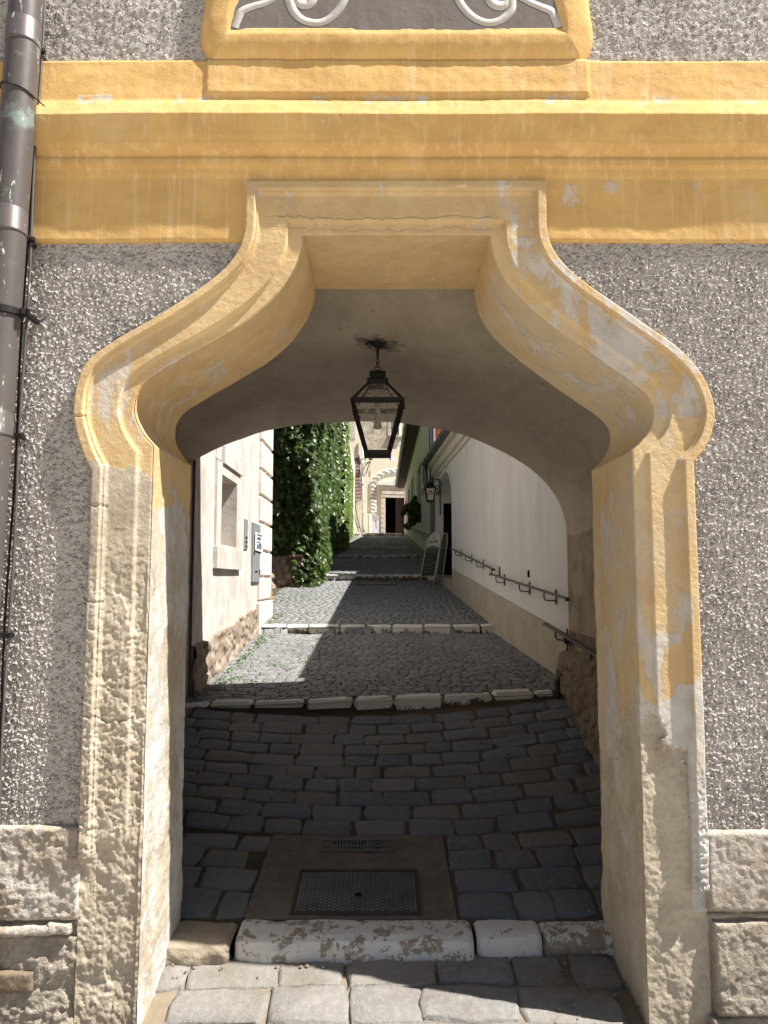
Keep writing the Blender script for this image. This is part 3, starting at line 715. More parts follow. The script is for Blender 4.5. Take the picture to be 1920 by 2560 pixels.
# cornice
CP = [(131, -.01), (132, .03), (175, .040), (217, .050), (219.5, .056), (222, .062), (243, .098), (246, .102), (250, .100), (311, .074), (314, .070), (318, .066), (336, .040), (340, .038), (342, .044), (346, .046), (360, .041), (362, .034), (378, .027), (384, .021), (388, .020), (517, .021), (519, .019), (521, -.01)]
cz_ = np.array([Q(830, y, FY-max(p, .03))[2] for y, p in CP]); cp_ = np.array([p for y, p in CP])
zz = np.concatenate([np.linspace(a, b, max(2, int(abs(a-b)/.012)+1), endpoint=False) for a, b in zip(cz_, cz_[1:])]+[[cz_[-1]]])
pz = np.interp(-zz, -cz_, cp_)
def cornice(name, x0, x1, extra=0, zsel=None):
    xs = np.arange(x0, x1+.005, .010); Xg = np.broadcast_to(xs[:, None], (len(xs), len(zz))).copy(); Zg = np.broadcast_to(zz[None], Xg.shape).copy()
    p = np.broadcast_to(pz[None], Xg.shape).copy()
    body = p > 0
    p += body*((fbm(Xg*3, Zg*8, 71, 5)-.5)*.010+(fbm(Xg*30, Zg*30, 72, 4)-.5)*.0035)
    edge = (Zg < Q(0, 240)[2]) & (Zg > Q(0, 320)[2])
    p += edge*(fbm(Xg*2, Zg*0, 73, 3)-.5)*.014
    c0, c1 = Q(452, 180)[0], Q(1266, 180)[0]
    p += .010*((Xg > c0) & (Xg < c1) & (Zg > Q(0, 217)[2]) & body)
    Zg += (fbm(Xg*1.5, Zg*0, 74, 4)-.5)*.012
    pa = np.where(Zg > Q(0, 385)[2], .70, .68)-.05*((Zg < Q(0, 245)[2]) & (Zg > Q(0, 318)[2]))
    pa = pa-.13*((Zg < Q(0, 219)[2]) & (Zg > Q(0, 246)[2]))
    pa = pa-.10*sstep(.45, .6, fbm(Xg*1.7, Zg*4, 75, 3))*((Xg > .4) & (Zg < Q(0, 400)[2]))
    inside = in_poly((Xg[:-1, :-1]+Xg[1:, 1:])/2, (Zg[:-1, :-1]+Zg[1:, 1:])/2, (O+(I-O)*.12)[::9])
    return grid(name, np.stack([Xg, FY-p, Zg], -1), M['cornice'], gate, ~inside, attrs={'paint': pa, 'limew': np.full(Xg.shape, .62), 'fade': np.full(Xg.shape, -.05)})
cornice('cornice', -2.7, 2.7)
# cartouche frame above the cornice
CF = FY-.05
fo = xz([(448, -150), (437, 0), (428, 55), (432, 95), (455, 131)], CF); fi = xz([(534, -150), (516, 0), (505, 42), (502, 54), (500, 62)], CF)
go = xz([(1262, 131), (1282, 95), (1285, 55), (1277, 0), (1266, -150)], CF); gi = xz([(1215, 62), (1213, 54), (1211, 42), (1197, 0), (1180, -150)], CF)
FO = np.concatenate([cr(fo, 70), lin(fo[-1], go[0], 160)[1:], cr(go, 70)[1:]]); FI = np.concatenate([lin(fi[0], fi[1], 30), lin(fi[1], fi[-1], 41)[1:], lin(fi[-1], gi[0], 160)[1:], lin(gi[0], gi[3], 41)[1:], lin(gi[3], gi[4], 30)[1:]])
tq = np.linspace(0, 1, 26); tq = np.concatenate([[0], tq, [1.]]); pq = .010+.054*np.sqrt(np.clip(1-(1-np.clip(tq/.75, 0, 1))**2, 0, 1)); pq = pq-.012*sstep(.75, 1, tq); pq[0] = -.02; pq[-1] = .03
Xf = FO[:, None, 0]+(FI-FO)[:, None, 0]*tq; Zf = FO[:, None, 1]+(FI-FO)[:, None, 1]*tq
Pf = pq[None]+(fbm(Xf*4, Zf*4, 81, 4)-.5)*.010+(fbm(Xf*30, Zf*30, 82, 3)-.5)*.002
cart = grid('cartouche_frame', np.stack([Xf, FY-Pf, Zf], -1), M['cornice'], gate, attrs={'paint': np.full(Xf.shape, .75), 'limew': np.full(Xf.shape, .6), 'fade': np.full(Xf.shape, -.12)})
b = MB(); a0, a1, a2, a3 = fi[-1], gi[0], gi[4], fi[0]
b.prism([(a0[0]-.02, FY-.052, a0[1]-.02), (a1[0]+.02, FY-.052, a1[1]-.02), (a2[0]+.02, FY-.052, a2[1]), (a3[0]-.02, FY-.052, a3[1])], (0, .04, 0))
b.build('panel', M['panel_grey'], cart)
def ribbon(pts, w, name='scroll'):
    c = cr(xz(pts, CF), 40); g = np.gradient(c, axis=0); n_ = np.stack([-g[:, 1], g[:, 0]], -1); n_ /= np.linalg.norm(n_, axis=1)[:, None]
    w = np.interp(np.linspace(0, 1, 40), np.linspace(0, 1, len(w)), w)[:, None]*S*FY/F/2
    A, B = c+n_*w, c-n_*w
    prof_ = [(A, .050), (A, .0532), (c, .0535), (B, .0532), (B, .050)]
    V = np.stack([np.stack([q[:, 0], np.full(40, FY-p), q[:, 1]], -1) for q, p in prof_], 1)
    return grid(name, V, M['scroll'], cart)
ribbon([(506, 60), (514, 40), (524, 24), (548, 14), (575, 6), (600, -8), (622, -30)], [20, 19, 16, 14, 14])
ribbon([(618, -32), (624, -4), (634, 24), (655, 44), (688, 50), (716, 38), (738, 12), (748, -16), (746, -50)], [22, 20, 17, 17, 18, 20])
ribbon([(630, -14), (648, 8), (668, 8), (676, -12), (662, -28), (640, -30)], [10, 22, 24, 18, 10])
ribbon([(1207, 60), (1199, 40), (1189, 24), (1165, 14), (1138, 2), (1114, -12), (1092, -34)], [20, 19, 16, 14, 14])
ribbon([(1098, -32), (1104, -4), (1104, 22), (1085, 42), (1056, 50), (1026, 40), (1002, 18), (988, -8), (982, -50)], [22, 20, 17, 17, 18, 20])
ribbon([(1096, -14), (1090, 10), (1070, 11), (1056, -6), (1062, -24), (1080, -30)], [10, 22, 24, 18, 10])

# plinth blocks each side, relief front faces
def relief(name, x0, x1, z0, z1, p, mat, seed, amp=.012, res=.008, fr=6, ragged=.0, fine=.004, cells=None):
    xs = np.linspace(x0, x1, int((x1-x0)/res)+2); zs = np.linspace(z0, z1, int((z1-z0)/res)+2)
    Xg, Zg = np.meshgrid(xs, zs, indexing='ij')
    e = np.minimum(np.minimum(Xg-x0, x1-Xg), np.minimum(Zg-z0, z1-Zg))
    h = p+(fbm(Xg*fr, Zg*fr, seed, 7)-.5)*3*amp+(fbm(Xg*50, Zg*50, seed+1, 3)-.5)*3*fine-.018*np.clip(1-e/.02, 0, 1)**2
    h = np.where(e < 1e-6, -.04, h)
    Xg = Xg+(fbm(Xg*8, Zg*8, seed+2)-.5)*ragged*2; Zg = Zg+(fbm(Xg*8, Zg*8, seed+3)-.5)*ragged*2
    return grid(name, np.stack([Xg, FY-h, Zg], -1), mat, gate)
ox0 = O[0, 0]; ox1 = O[-1, 0]
zq = lambda y: Q(80, y)[2]
relief('plinth', -2.6, ox0+.01, zq(1985), zq(1780), .034, M['plinth'], 101, .012, .007, 5, .004, .006)
relief('plinth', -2.6, ox0-.10, zq(2018), zq(1990), .050, M['plinth'], 102, .008, .008, 8, .006)
relief('plinth', ox0-.13, ox0-.015, zq(2014), zq(1984), .045, M['plinth'], 112, .008, .008, 8, .006)
relief('plinth', -2.6, ox0+.01, -2.04, zq(2016), .016, M['plinth_stone'], 103, .024, .008, 6, .0, .008)
relief('plinth', -2.6, Q(85, 2100)[0], zq(2140), zq(2085), .044, M['rubble_dark'], 107, .006, .012, 6, .012, .002)
relief('plinth', ox1-.01, 2.7, zq(1966), zq(1789), .036, M['plinth'], 104, .006, .007, 4, .002, .003)
relief('plinth', ox1-.01, 2.7, zq(1985), zq(1968), .014, M['plinth_stone'], 105, .012, .008, 9, .003)
relief('plinth', ox1+.012, 2.7, zq(2190), zq(1984), .038, M['plinth_stone'], 106, .010, .007, 4, .006, .004)
relief('plinth', ox1-.02, 2.7, -2.05, zq(2188), .030, M['plinth_stone'], 108, .015, .01, 5, .004, .004)
for xa, xb in ((-2.2, O[0, 0]+.08), (O[-1, 0]-.08, 2.2)):
    b = MB(); b.box(xa, xb, 3.403, 3.45, -2.04, zPL); b.build('plinth', M['plinth_stone'], gate)

# passage: vault, walls, hidden masses
D0, D1 = 4.05, 7.4
CX, AX, ZS, ZC = -.28, 2.11, .43, 1.615
th = np.linspace(0, math.pi, 90); ds = np.linspace(D0, D1, 60)
Tg, Dg = np.meshgrid(th, ds, indexing='ij')
Xv = CX+AX*np.cos(Tg); fr_ = np.clip((Dg-D0)/.85, 0, 1)
Zv = ZS+(ZC+.11*(1-fr_)-ZS)*np.sin(Tg)**(.45+.47*fr_)
nz = (fbm(Xv*1.5+Zv, Dg*1.5, 121, 4)-.5)*.05
nz *= sstep(D0, D0+.4, Dg)
grid('vault', np.stack([Xv, Dg, Zv+nz], -1), M['vault'], gate)
# end wall ring + front ring (close the masonry above the vault)
def ring(name, pts, Y, top, x0, x1, mat):
    n = len(pts); out = []
    for x, z in pts: out.append((x, Y, z))
    V = np.zeros((n, 2, 3))
    c = np.array([CX, 0.])
    for i, (x, z) in enumerate(pts):
        V[i, 0] = (x, Y, z)
        dx, dz = x-CX, z-(-.2); k = 99
        if dx > 1e-6: k = min(k, (x1-CX)/dx)
        if dx < -1e-6: k = min(k, (x0-CX)/dx)
        if dz > 1e-6: k = min(k, (top+.2)/dz)
        V[i, 1] = (CX+dx*k, Y, -.2+dz*k)
    return grid(name, V, mat, gate, smooth=False)
vp = [(CX+AX, -1.99), (CX+AX, ZS)]+[(Xv[i, -1], Zv[i, -1]+nz[i, -1]) for i in range(90)]+[(CX-AX, ZS), (CX-AX, -1.99)]
ring('end_wall', vp, D1, 1.9, -6, 6, M['passage'])
op = [(a, z) for a, z in I[::6]][::-1]
ring('front_mass', op, D0+.001, 2.2, -3, 2.6, M['passage'])
b = MB()
b.hexa([(-6, 3.462, 1.85), (6, 3.462, 1.85), (6, D1-.004, 1.85), (-6, D1-.004, 1.85), (-6, 3.462, 4.49), (6, 3.462, 4.49), (6, D1-.004, 1.89), (-6, D1-.004, 1.89)]); b.box(-6, CX-AX-.02, 3.462, D1-.004, -2, 1.99); b.box(CX+AX+.30, 6, 3.462, D1-.004, -2, 1.99)
b.build('upper_masonry', M['passage'], gate)
b = MB(); b.hexa([(-6.2, 3.47, 4.5), (6.2, 3.47, 4.5), (6.2, D1+.02, 1.9), (-6.2, D1+.02, 1.9), (-6.2, 3.47, 4.6), (6.2, 3.47, 4.6), (6.2, D1+.02, 2.0), (-6.2, D1+.02, 2.0)]); b.build('roof', M['tile_brown'], gate)
def pwall(name, x, bulge, mat, z0, z1, seed, lump):
    ds = np.linspace(D0, D1, 190); zs = np.linspace(z0, z1, int((z1-z0)/.015))
    Dg, Zg = np.meshgrid(ds, zs, indexing='ij')
    f1, f2, cid = worley(Dg*5.5, Zg*7, seed)
    top = -.62+(fbm(Dg*2, Dg*0, seed+1)-.5)*.2
    k = sstep(top, top-.10, Zg)
    h = k*bulge*(.55+.45*sstep(-.7, -1.4, Zg))+lump*k*(np.clip((f2-f1)*2, 0, .4)*.06)+(fbm(Dg*9, Zg*9, seed+2, 5)-.5)*(.012+.05*k)
    h *= sstep(D1+.001, D1-.03, Dg)*.999+.001
    return grid(name, np.stack([x-np.sign(x)*h, Dg, Zg], -1), mat, gate)
pwall('passage_wall', CX+AX, .0, M['passage'], -.75, ZS+.02, 131, 0)
pwall('rubble_base', CX+AX-.004, .18, M['rubble_dark'], -1.8, -.50, 132, 1)
pwall('passage_wall', CX-AX, .0, M['passage'], -1.8, ZS+.02, 133, 0)

# ================================================================== downpipe and conductor
YP = 3.27
pa, pb_ = P(66, 0, YP), P(21, 600, YP); sl_ = (pa[0]-pb_[0])/(pa[2]-pb_[2])
px_ = lambda z: pb_[0]+sl_*(z-pb_[2])
dp = empty('downpipe', (px_(-1.87), YP, -1.87), 'painted metal downpipe with flaking white chips at the left edge', 'downpipe')
b = MB(); b.tube([(px_(z), YP, z) for z in np.linspace(-2, 3.4, 24)], .076, 28, True); b.build('pipe', M['pipe'], dp, True)
for py in (112, 582, 1085):
    z = Z(py, YP); b = MB(); c = (px_(z), YP, z)
    b.lathe(c, [(.0775, -.012), (.0795, -.010), (.0795, .0), (.0775, .004), (.0785, .10), (.0765, .104)], 28); b.build('pipe_joint', M['pipe'], dp, True)
z = Z(782, YP); b = MB(); c = (px_(z), YP, z)
b.lathe(c, [(.077, -.022), (.087, -.018), (.087, .012), (.077, .016)], 28); b.box(c[0]+.075, c[0]+.125, YP-.02, YP+.0, z-.02, z+.012); b.bar((c[0]+.10, YP, z), (c[0]+.10, 3.40, z), .02, .02)
b.lathe((c[0]+.105, YP-.03, z-.004), [(.002, -.012), (.012, -.012), (.012, .012), (.002, .012)], 8)
b.build('pipe_clamp', M['iron'], dp)
z = Z(240, YP); b = MB()
b.tube([(px_(z)+.080*math.cos(a), YP+.080*math.sin(a), z+.022-.045*(math.cos(a)+.6)*.5+.004*math.sin(5*a)) for a in np.linspace(math.pi, 2*math.pi, 20)]+[(px_(z)+.12, YP+.0, z-.05)], .0035, 6)
b.build('wire_tie', M['iron'], dp)
cab = empty('lightning_conductor', (Xp(96, 3.33), 3.33, -1.87), 'pair of thin vertical cables clipped to the wall beside the downpipe', 'cable')
ca, cb = P(106, 0, 3.34), P(72, 600, 3.34); s2 = (ca[0]-cb[0])/(ca[2]-cb[2]); cx = lambda z: cb[0]+s2*(z-cb[2])
for o, r in ((-.008, .0055), (.012, .0065)):
    b = MB(); b.tube([(cx(z)+o+.004*math.sin(z*5+o*99), 3.34-o*.4, z) for z in np.linspace(-2, 3.4, 40)], r, 8); b.build('cable', M['pipe'] if o > 0 else M['iron'], cab, True)
for py in (130, 600, 1090, 1588):
    z = Z(py, 3.33); b = MB()
    b.box(cx(z)-.024, cx(z)+.034, 3.318, 3.335, z-.011, z+.011); b.bar((cx(z)+.003, 3.33, z), (cx(z)+.003, 3.40, z), .014, .014); b.lathe((cx(z)+.028, 3.316, z-.008), [(.008, 0), (.008, .014)], 8); b.lathe((cx(z)-.016, 3.316, z-.008), [(.008, 0), (.008, .014)], 8)
    b.build('clamp', M['iron'], cab)

# ================================================================== hanging lantern
LY = 4.93; lx = Xp(944, LY, 1050); kx = LY/F/1.0
lan = empty('hanging_lantern', (lx, LY, Z(860, LY)), 'rusty four-sided glass lantern hanging on a chain from the vault', 'lantern')
zl = lambda py: Z(py, LY)
def frame_ring(b, hw, z, t): 
    for (ax, ay, bx, by) in ((-1, -1, 1, -1), (1, -1, 1, 1), (1, 1, -1, 1), (-1, 1, -1, -1)):
        b.bar((lx+ax*hw, LY+ay*hw, z), (lx+bx*hw, LY+by*hw, z), t, t)
w0, w1 = .166, .074; zt, zb, zr = zl(1012), zl(1134), zl(962)
b = MB()
frame_ring(b, w0, zt, .020); frame_ring(b, w0-.010, zt-.017, .014); frame_ring(b, w1+.004, zb, .022); frame_ring(b, w1+.012, zb-.012, .010)
for sx in (-1, 1):
    for sy in (-1, 1):
        b.bar((lx+sx*w0, LY+sy*w0, zt), (lx+sx*w1, LY+sy*w1, zb), .020, .020)
        b.bar((lx+sx*w0, LY+sy*w0, zt), (lx+sx*.060, LY+sy*.060, zr), .013, .013)
        b.box(lx+sx*(w1+.012)-.004, lx+sx*(w1+.012)+.004, LY+sy*(w1+.012)-.004, LY+sy*(w1+.012)+.004, zb-.03, zb-.012)
b.tube([(lx+w0+.003, LY-w0-.003, zt-.02), (lx+w0+.006, LY-w0-.004, zt-.07)], .010, 8); b.tube([(lx-w0*.72, LY-w0*.72-.012, zt-.105), (lx-w0*.70, LY-w0*.7-.012, zt-.118)], .008, 8)
b.build('frame', M['rust'], lan)
for (ax, ay, bx, by) in ((-1, -1, 1, -1), (1, -1, 1, 1), (1, 1, -1, 1), (-1, 1, -1, -1)):
    b = MB(); e = .004
    b.prism([(lx+ax*(w0-e), LY+ay*(w0-e), zt-.01), (lx+bx*(w0-e), LY+by*(w0-e), zt-.01), (lx+bx*(w1-e), LY+by*(w1-e), zb), (lx+ax*(w1-e), LY+ay*(w1-e), zb)], (-(ax+bx)*.001, -(ay+by)*.001, 0))
    b.build('pane', M['glass'], lan)
    b = MB()
    b.prism([(lx+ax*(w0-e), LY+ay*(w0-e), zt), (lx+bx*(w0-e), LY+by*(w0-e), zt), (lx+bx*.058, LY+by*.058, zr), (lx+ax*.058, LY+ay*.058, zr)], (0, 0, -.002))
    b.build('roof_pane', M['glass'], lan)
b = MB()
for hw, za, zb_, hw2 in ((.066, zl(968), zl(953), .066), (.072, zl(953), zl(950), .060), (.050, zl(950), zl(937), .046), (.056, zl(937), zl(932), .050), (.030, zl(932), zl(926), .012)):
    b.hexa([(lx-hw, LY-hw, za), (lx+hw, LY-hw, za), (lx+hw, LY+hw, za), (lx-hw, LY+hw, za), (lx-hw2, LY-hw2, zb_), (lx+hw2, LY-hw2, zb_), (lx+hw2, LY+hw2, zb_), (lx-hw2, LY+hw2, zb_)])
b.build('cap', M['rust'], lan)
b = MB()
def loop(b, c, rx, rz, r, plane, n=14):
    pts = [(c[0]+(rx*math.cos(a) if plane == 'x' else 0), c[1]+(rx*math.cos(a) if plane == 'y' else 0), c[2]+rz*math.sin(a)) for a in np.linspace(0, 2*math.pi, n)]
    b.tube(pts, r, 6)
loop(b, (lx, LY, zl(925)), .024, .022, .004, 'x'); loop(b, (lx, LY, zl(913)), .008, .018, .0035, 'y'); loop(b, (lx, LY, zl(903)), .009, .022, .0035, 'x'); loop(b, (lx, LY, zl(891)), .008, .018, .0035, 'y')
b.tube([(lx, LY, zl(893)), (lx, LY, zl(862))], .009, 8)
b.build('chain', M['iron'], lan)
b = MB(); b.lathe((lx, LY, zl(872)), [(.012, 0), (.045, .012), (.060, .03), (.074, .038), (.066, .05), (.04, .10)], 18)
for a in np.linspace(0, 2*math.pi, 9)[:-1]:
    b.tube([(lx+.06*math.cos(a), LY+.06*math.sin(a), zl(872)+.03), (lx+.082*math.cos(a), LY+.082*math.sin(a), zl(872)+.034), (lx+.074*math.cos(a), LY+.074*math.sin(a), zl(872)+.02)], .006, 6)
b.build('ceiling_rose', M['iron'], lan, True)
b = MB(); b.lathe((lx, LY, zl(1072)), [(.002, -.004), (.026, 0), (.030, .012), (.020, .055), (.015, .085), (.015, .11)], 14); b.lathe((lx, LY, zl(1030)), [(.016, -.01), (.016, .06)], 12)
b.build('bulb', M['bulb'], lan, True)
# ================================================================== left house
lh = empty('plastered_house', (LW, 9.8, -1.), 'cream pink plastered house with rubble base and a blocked window, left of the alley', 'house')
dl = lambda px: LW*F/(px-960)                 # distance on the left wall line for a pixel column
zl_ = lambda px, py: Z(py, dl(px))
n0, n1 = dl(545.5), dl(584.4)
nz1, nz0 = zl_(552.6, 1190), zl_(552.6, 1362)
DE = 12.2
def wgrid(name, x, d0, d1, z0, z1, mat, parent, res=.03, amp=.01, fr=3, seed=1, hole=None, sgn=1, zbot=None):
    ds = np.linspace(d0, d1, max(2, int((d1-d0)/res))); zs = np.linspace(z0, z1, max(2, int((z1-z0)/res)))
    if hole: ds = np.unique(np.concatenate([ds[(ds < hole[0]-.01) | (ds > hole[1]+.01)], [hole[0], hole[1]]])); zs = np.unique(np.concatenate([zs[(zs < hole[2]-.01) | (zs > hole[3]+.01)], [hole[2], hole[3]]]))
    Dg, Zg = np.meshgrid(ds, zs, indexing='ij')
    h = (fbm(Dg*fr, Zg*fr, seed, 5)-.5)*2*amp
    keep = None
    if hole:
        dc = (ds[1:]+ds[:-1])/2; zc = (zs[1:]+zs[:-1])/2
        keep = ~(((dc > hole[0]) & (dc < hole[1]))[:, None] & ((zc > hole[2]) & (zc < hole[3]))[None])
    xx = x(Dg) if callable(x) else x
    return grid(name, np.stack([xx+sgn*h, Dg, Zg], -1), mat, parent, keep)
zrub = lambda d: zl_(503, 1600)+(d-dl(503))*(zl_(636, 1520)-zl_(503, 1600))/(dl(636)-dl(503))
wgrid('wall', LW, 7.38, DE, -1.2, 5.2, M['house_left'], lh, .035, .011, 2.5, 201, (n0, n1, nz0, nz1))
b = MB(); b.box(-6, LW-.04, 7.41, 8, -1.5, 5.2); b.box(-6, -2.36, 8, DE, -1.5, 5.2); b.box(-2.36, LW-.03, 10, DE, -1.5, 5.2); b.box(-2.36, LW-.04, 8, 10, 2.0, 5.2)
b.hexa([(-6, 7.4, 5.2), (-1.7, 7.4, 5.2), (-1.7, DE+.1, 5.2), (-6, DE+.1, 5.2), (-6, 7.4, 8), (-5.9, 7.4, 8), (-5.9, DE+.1, 8), (-6, DE+.1, 8)])
b.build('masonry', M['house_left'], lh)
# blocked window: rubble infill and raised frame
nd = .34
Dg, Zg = np.meshgrid(np.linspace(n0-.02, n1+.12, 50), np.linspace(nz0-.05, nz1+.05, 80), indexing='ij')
f1, f2, ci = worley(Dg*6, Zg*9, 205)
win = grid('blocked_window', np.stack([LW-nd+(fbm(Dg*5, Zg*9, 206, 5)-.5)*.12+np.clip(f2-f1, 0, .4)*.05, Dg, Zg], -1), M['rubble_mid'], lh)
b = MB()
b.box(LW-nd-.05, LW-.002, n0-.03, n0, nz0-.03, nz1+.03); b.box(LW-nd-.05, LW-.002, n1, n1+.03, nz0-.03, nz1+.03); b.box(LW-nd-.05, LW-.002, n0, n1, nz1, nz1+.03); b.box(LW-nd-.05, LW-.002, n0, n1, nz0-.03, nz0)
b.build('reveal', M['house_left'], win)
s0, s1 = dl(533.7), dl(597); sb = zl_(533.7, 1420); st_ = zl_(545.6, 1157)
b = MB()
b.box(LW-.005, LW+.030, s0, n0-.001, sb, st_); b.box(LW-.005, LW+.030, n1+.001, s1, sb, st_); b.box(LW-.005, LW+.030, n0, n1, nz1+.001, st_); b.box(LW-.005, LW+.030, n0, n1, sb, nz0-.001)
b.box(LW-.005, LW+.014, s0-.0, s1+.12, st_+.03, st_+.5)
b.build('frame', M['house_left'], win)
b = MB(); b.box(LW-.005, LW+.055, s0+.25, s1-.12, st_+.001, st_+.20); b.build('hood', M['house_left'], win)
b = MB(); b.box(LW-.005, LW+.050, s0-.02, s1+.02, sb-.001, sb+.24); b.build('apron', M['house_left'], win)
# rubble at the foot
Dg, Zg = np.meshgrid(np.linspace(7.38, DE-.55, 170), np.linspace(0, 1, 30), indexing='ij')
zt_ = zrub(Dg)+(fbm(Dg*4, Dg*0, 208)-.5)*.10; zb_ = -1.35+(Dg-7.4)*.08
Zw = zb_+(zt_-zb_)*Zg
f1, f2, ci = worley(Dg*3.4+fbm(Dg*5, Zw*5, 3)*1.6, Zw*5.2+fbm(Dg*5, Zw*5, 4)*1.6, 209)
grid('rubble_base', np.stack([LW+.012+np.clip((f2-f1)*1.6, 0, .6)*.055*(Zg < .97)+(fbm(Dg*9, Zw*9, 210, 6)-.5)*.09-.10*(Zg > .99), Dg, Zw], -1), M['rubble'], lh)
# corner: quoins
qz = [Z(y, dl(662)) for y in (1052, 1119.5, 1187, 1249, 1313, 1380, 1442, 1500)]
qd0 = dl(645)
for k, (za, zb2) in enumerate(zip(qz, qz[1:])):
    b = MB()
    segs = [(qd0, DE+.03)] if k % 2 == 0 else [(qd0, qd0+(DE-qd0)*.46), (qd0+(DE-qd0)*.46+.05, DE+.03)]
    for a, c in segs: b.bevbox(LW-.02, LW+.045, a, c, zb2+.018, za-.018, .016)
    b.build('quoin', M['quoin'], lh)
b = MB(); b.bevbox(LW-.02, LW+.07, qd0-.1, DE+.05, -1.1, Z(1503, dl(655)), .02); b.build('corner_plinth', M['quoin'], lh)
b = MB(); b.box(LW+.046, LW+.06, DE-.05, DE+.035, Z(1505, dl(664)), Z(1478, dl(664))); b.build('marker', M['yellow_post'], lh)
# bell strip, cabinet and notice
a0, a1 = dl(609.5), dl(617)
o = empty('bell_strip', (LW, a0, zl_(613, 1374)), 'narrow grey door-bell strip sunk in the cream plaster', 'bell panel')
b = MB(); b.bevbox(LW-.01, LW+.012, a0, a1, zl_(613, 1374), zl_(613, 1298), .004); b.build('plate', M['grey_metal'], o)
b = MB()
for k in range(3): b.box(LW+.012, LW+.018, a0+.06, a1-.06, zl_(613, 1368)+.06*k, zl_(613, 1368)+.06*k+.025)
b.build('button', M['black'], o)
c0, c1 = dl(627.5), dl(645); cz0, cz1 = zl_(636, 1455), zl_(636, 1309)
o = empty('meter_cabinet', (LW, c0, cz0), 'tall flat grey metal cabinet fixed beside the quoins', 'cabinet')
b = MB(); b.bevbox(LW-.01, LW+.035, c0, c1, cz0, cz1, .006); b.build('door', M['grey_metal'], o)
b = MB(); b.box(LW+.035, LW+.042, c0+.17, c0+.36, zl_(636, 1430), zl_(636, 1427)); b.build('slot', M['black'], o)
b = MB(); b.box(LW+.035, LW+.045, c1-.06, c1-.02, zl_(643, 1436), zl_(643, 1424)); b.build('handle', M['black'], o)
b = MB(); b.lathe((LW+.04, c0+.03, zl_(629, 1384)), [(.006, -.02), (.014, -.01), (.014, .01), (.006, .02)], 8); b.build('lock', M['black'], o)
p0, p1 = dl(629.3), dl(648); pz0, pz1 = zl_(638, 1377), zl_(638, 1333)
o = empty('paper_notice', (LW, p0, pz0), 'white paper notice with hand-drawn black marks stuck on the grey cabinet', 'notice')
b = MB(); b.prism([(LW+.052, p0, pz0), (LW+.056, p1, pz0-.01), (LW+.056, p1, pz1-.005), (LW+.052, p0, pz1)], (-.002, 0, 0)); b.build('sheet', M['white_paper'], o)
b = MB(); H = pz1-pz0; W_ = p1-p0
def ink(a, c, r=.004): b.tube([(LW+.059, p0+W_*u, pz0+H*v) for u, v in (a, c)], r, 5)
for u in np.linspace(.2, .75, 7): ink((u, .92), (u+.02, .86), .008)
for q in range(14):
    u, v = R.uniform(.25, .6), R.uniform(.62, .74); ink((u, v), (u+R.uniform(-.12, .14), v+R.uniform(-.05, .09)), .008)
ink((.1, .45), (.5, .52)); ink((.5, .52), (.8, .66)); ink((.45, .42), (.7, .40), .01)
for v in (.14, .2, .26, .32):
    for u in (.25, .48, .7): ink((u-.06, v), (u+.07+R.uniform(-.03, .02), v), .007)
b.build('ink_marks', M['ink'], o)

# ================================================================== garden wall behind the house, ivy
gw = empty('garden_wall', (-1.9, 17.1, -.2), 'rough old stone garden wall with patchy plaster under the ivy', 'wall')
Xg, Zg = np.meshgrid(np.linspace(-3.6, -1.80, 90), np.linspace(-.8, 5.0, 180), indexing='ij')
f1, f2, ci = worley(Xg*4, Zg*5, 221); lowk = sstep(.75, .5, Zg+(fbm(Xg*2, Zg, 222)-.5)*.5+(Xg+2.6)*.5)
grid('wall_front', np.stack([Xg, 17.0+.1*(Xg+1.8)-lowk*(np.clip(f2-f1, 0, .5)*.25+.18*sstep(.6, -.4, Zg))+(fbm(Xg*4, Zg*4, 223, 5)-.5)*.06, Zg], -1), M['rubble'], gw)
wgrid('wall_side', lambda d: -1.80+.0*d, 17.0, 46.4, -.8, 7.2, M['far_cream'], gw, .12, .03, 1.2, 224)
b = MB(); b.box(-6, -1.85, 17.2, 46.3, -1, 7.1); b.build('masonry', M['rubble'], gw)
Dg, Zg = np.meshgrid(np.linspace(12.2, 17, 60), np.linspace(-.9, .8, 40), indexing='ij')
f1, f2, ci = worley(Dg*3, Zg*4, 226)
grid('low_wall', np.stack([-2.62+np.clip(f2-f1, 0, .5)*.22+(fbm(Dg*4, Zg*4, 227)-.5)*.08+.12*sstep(.5, -.5, Zg), Dg, Zg], -1), M['rubble'], gw)
bx = empty('wooden_box', (-2.1, 16.7, .3), 'small brown board box on the wall under the ivy', 'box')
b = MB(); c = P(740, 1402, 16.6); b.bevbox(c[0]-.15, c[0]+.15, 16.55, 16.85, c[2]-.13, c[2]+.13, .008); b.build('boards', M['brown_wood'], bx)
b = MB(); b.box(c[0]-.155, c[0]+.155, 16.535, 16.55, c[2]-.10, c[2]-.075); b.box(c[0]-.155, c[0]+.155, 16.535, 16.55, c[2]+.075, c[2]+.10); b.build('batten', M['brown_wood'], bx)

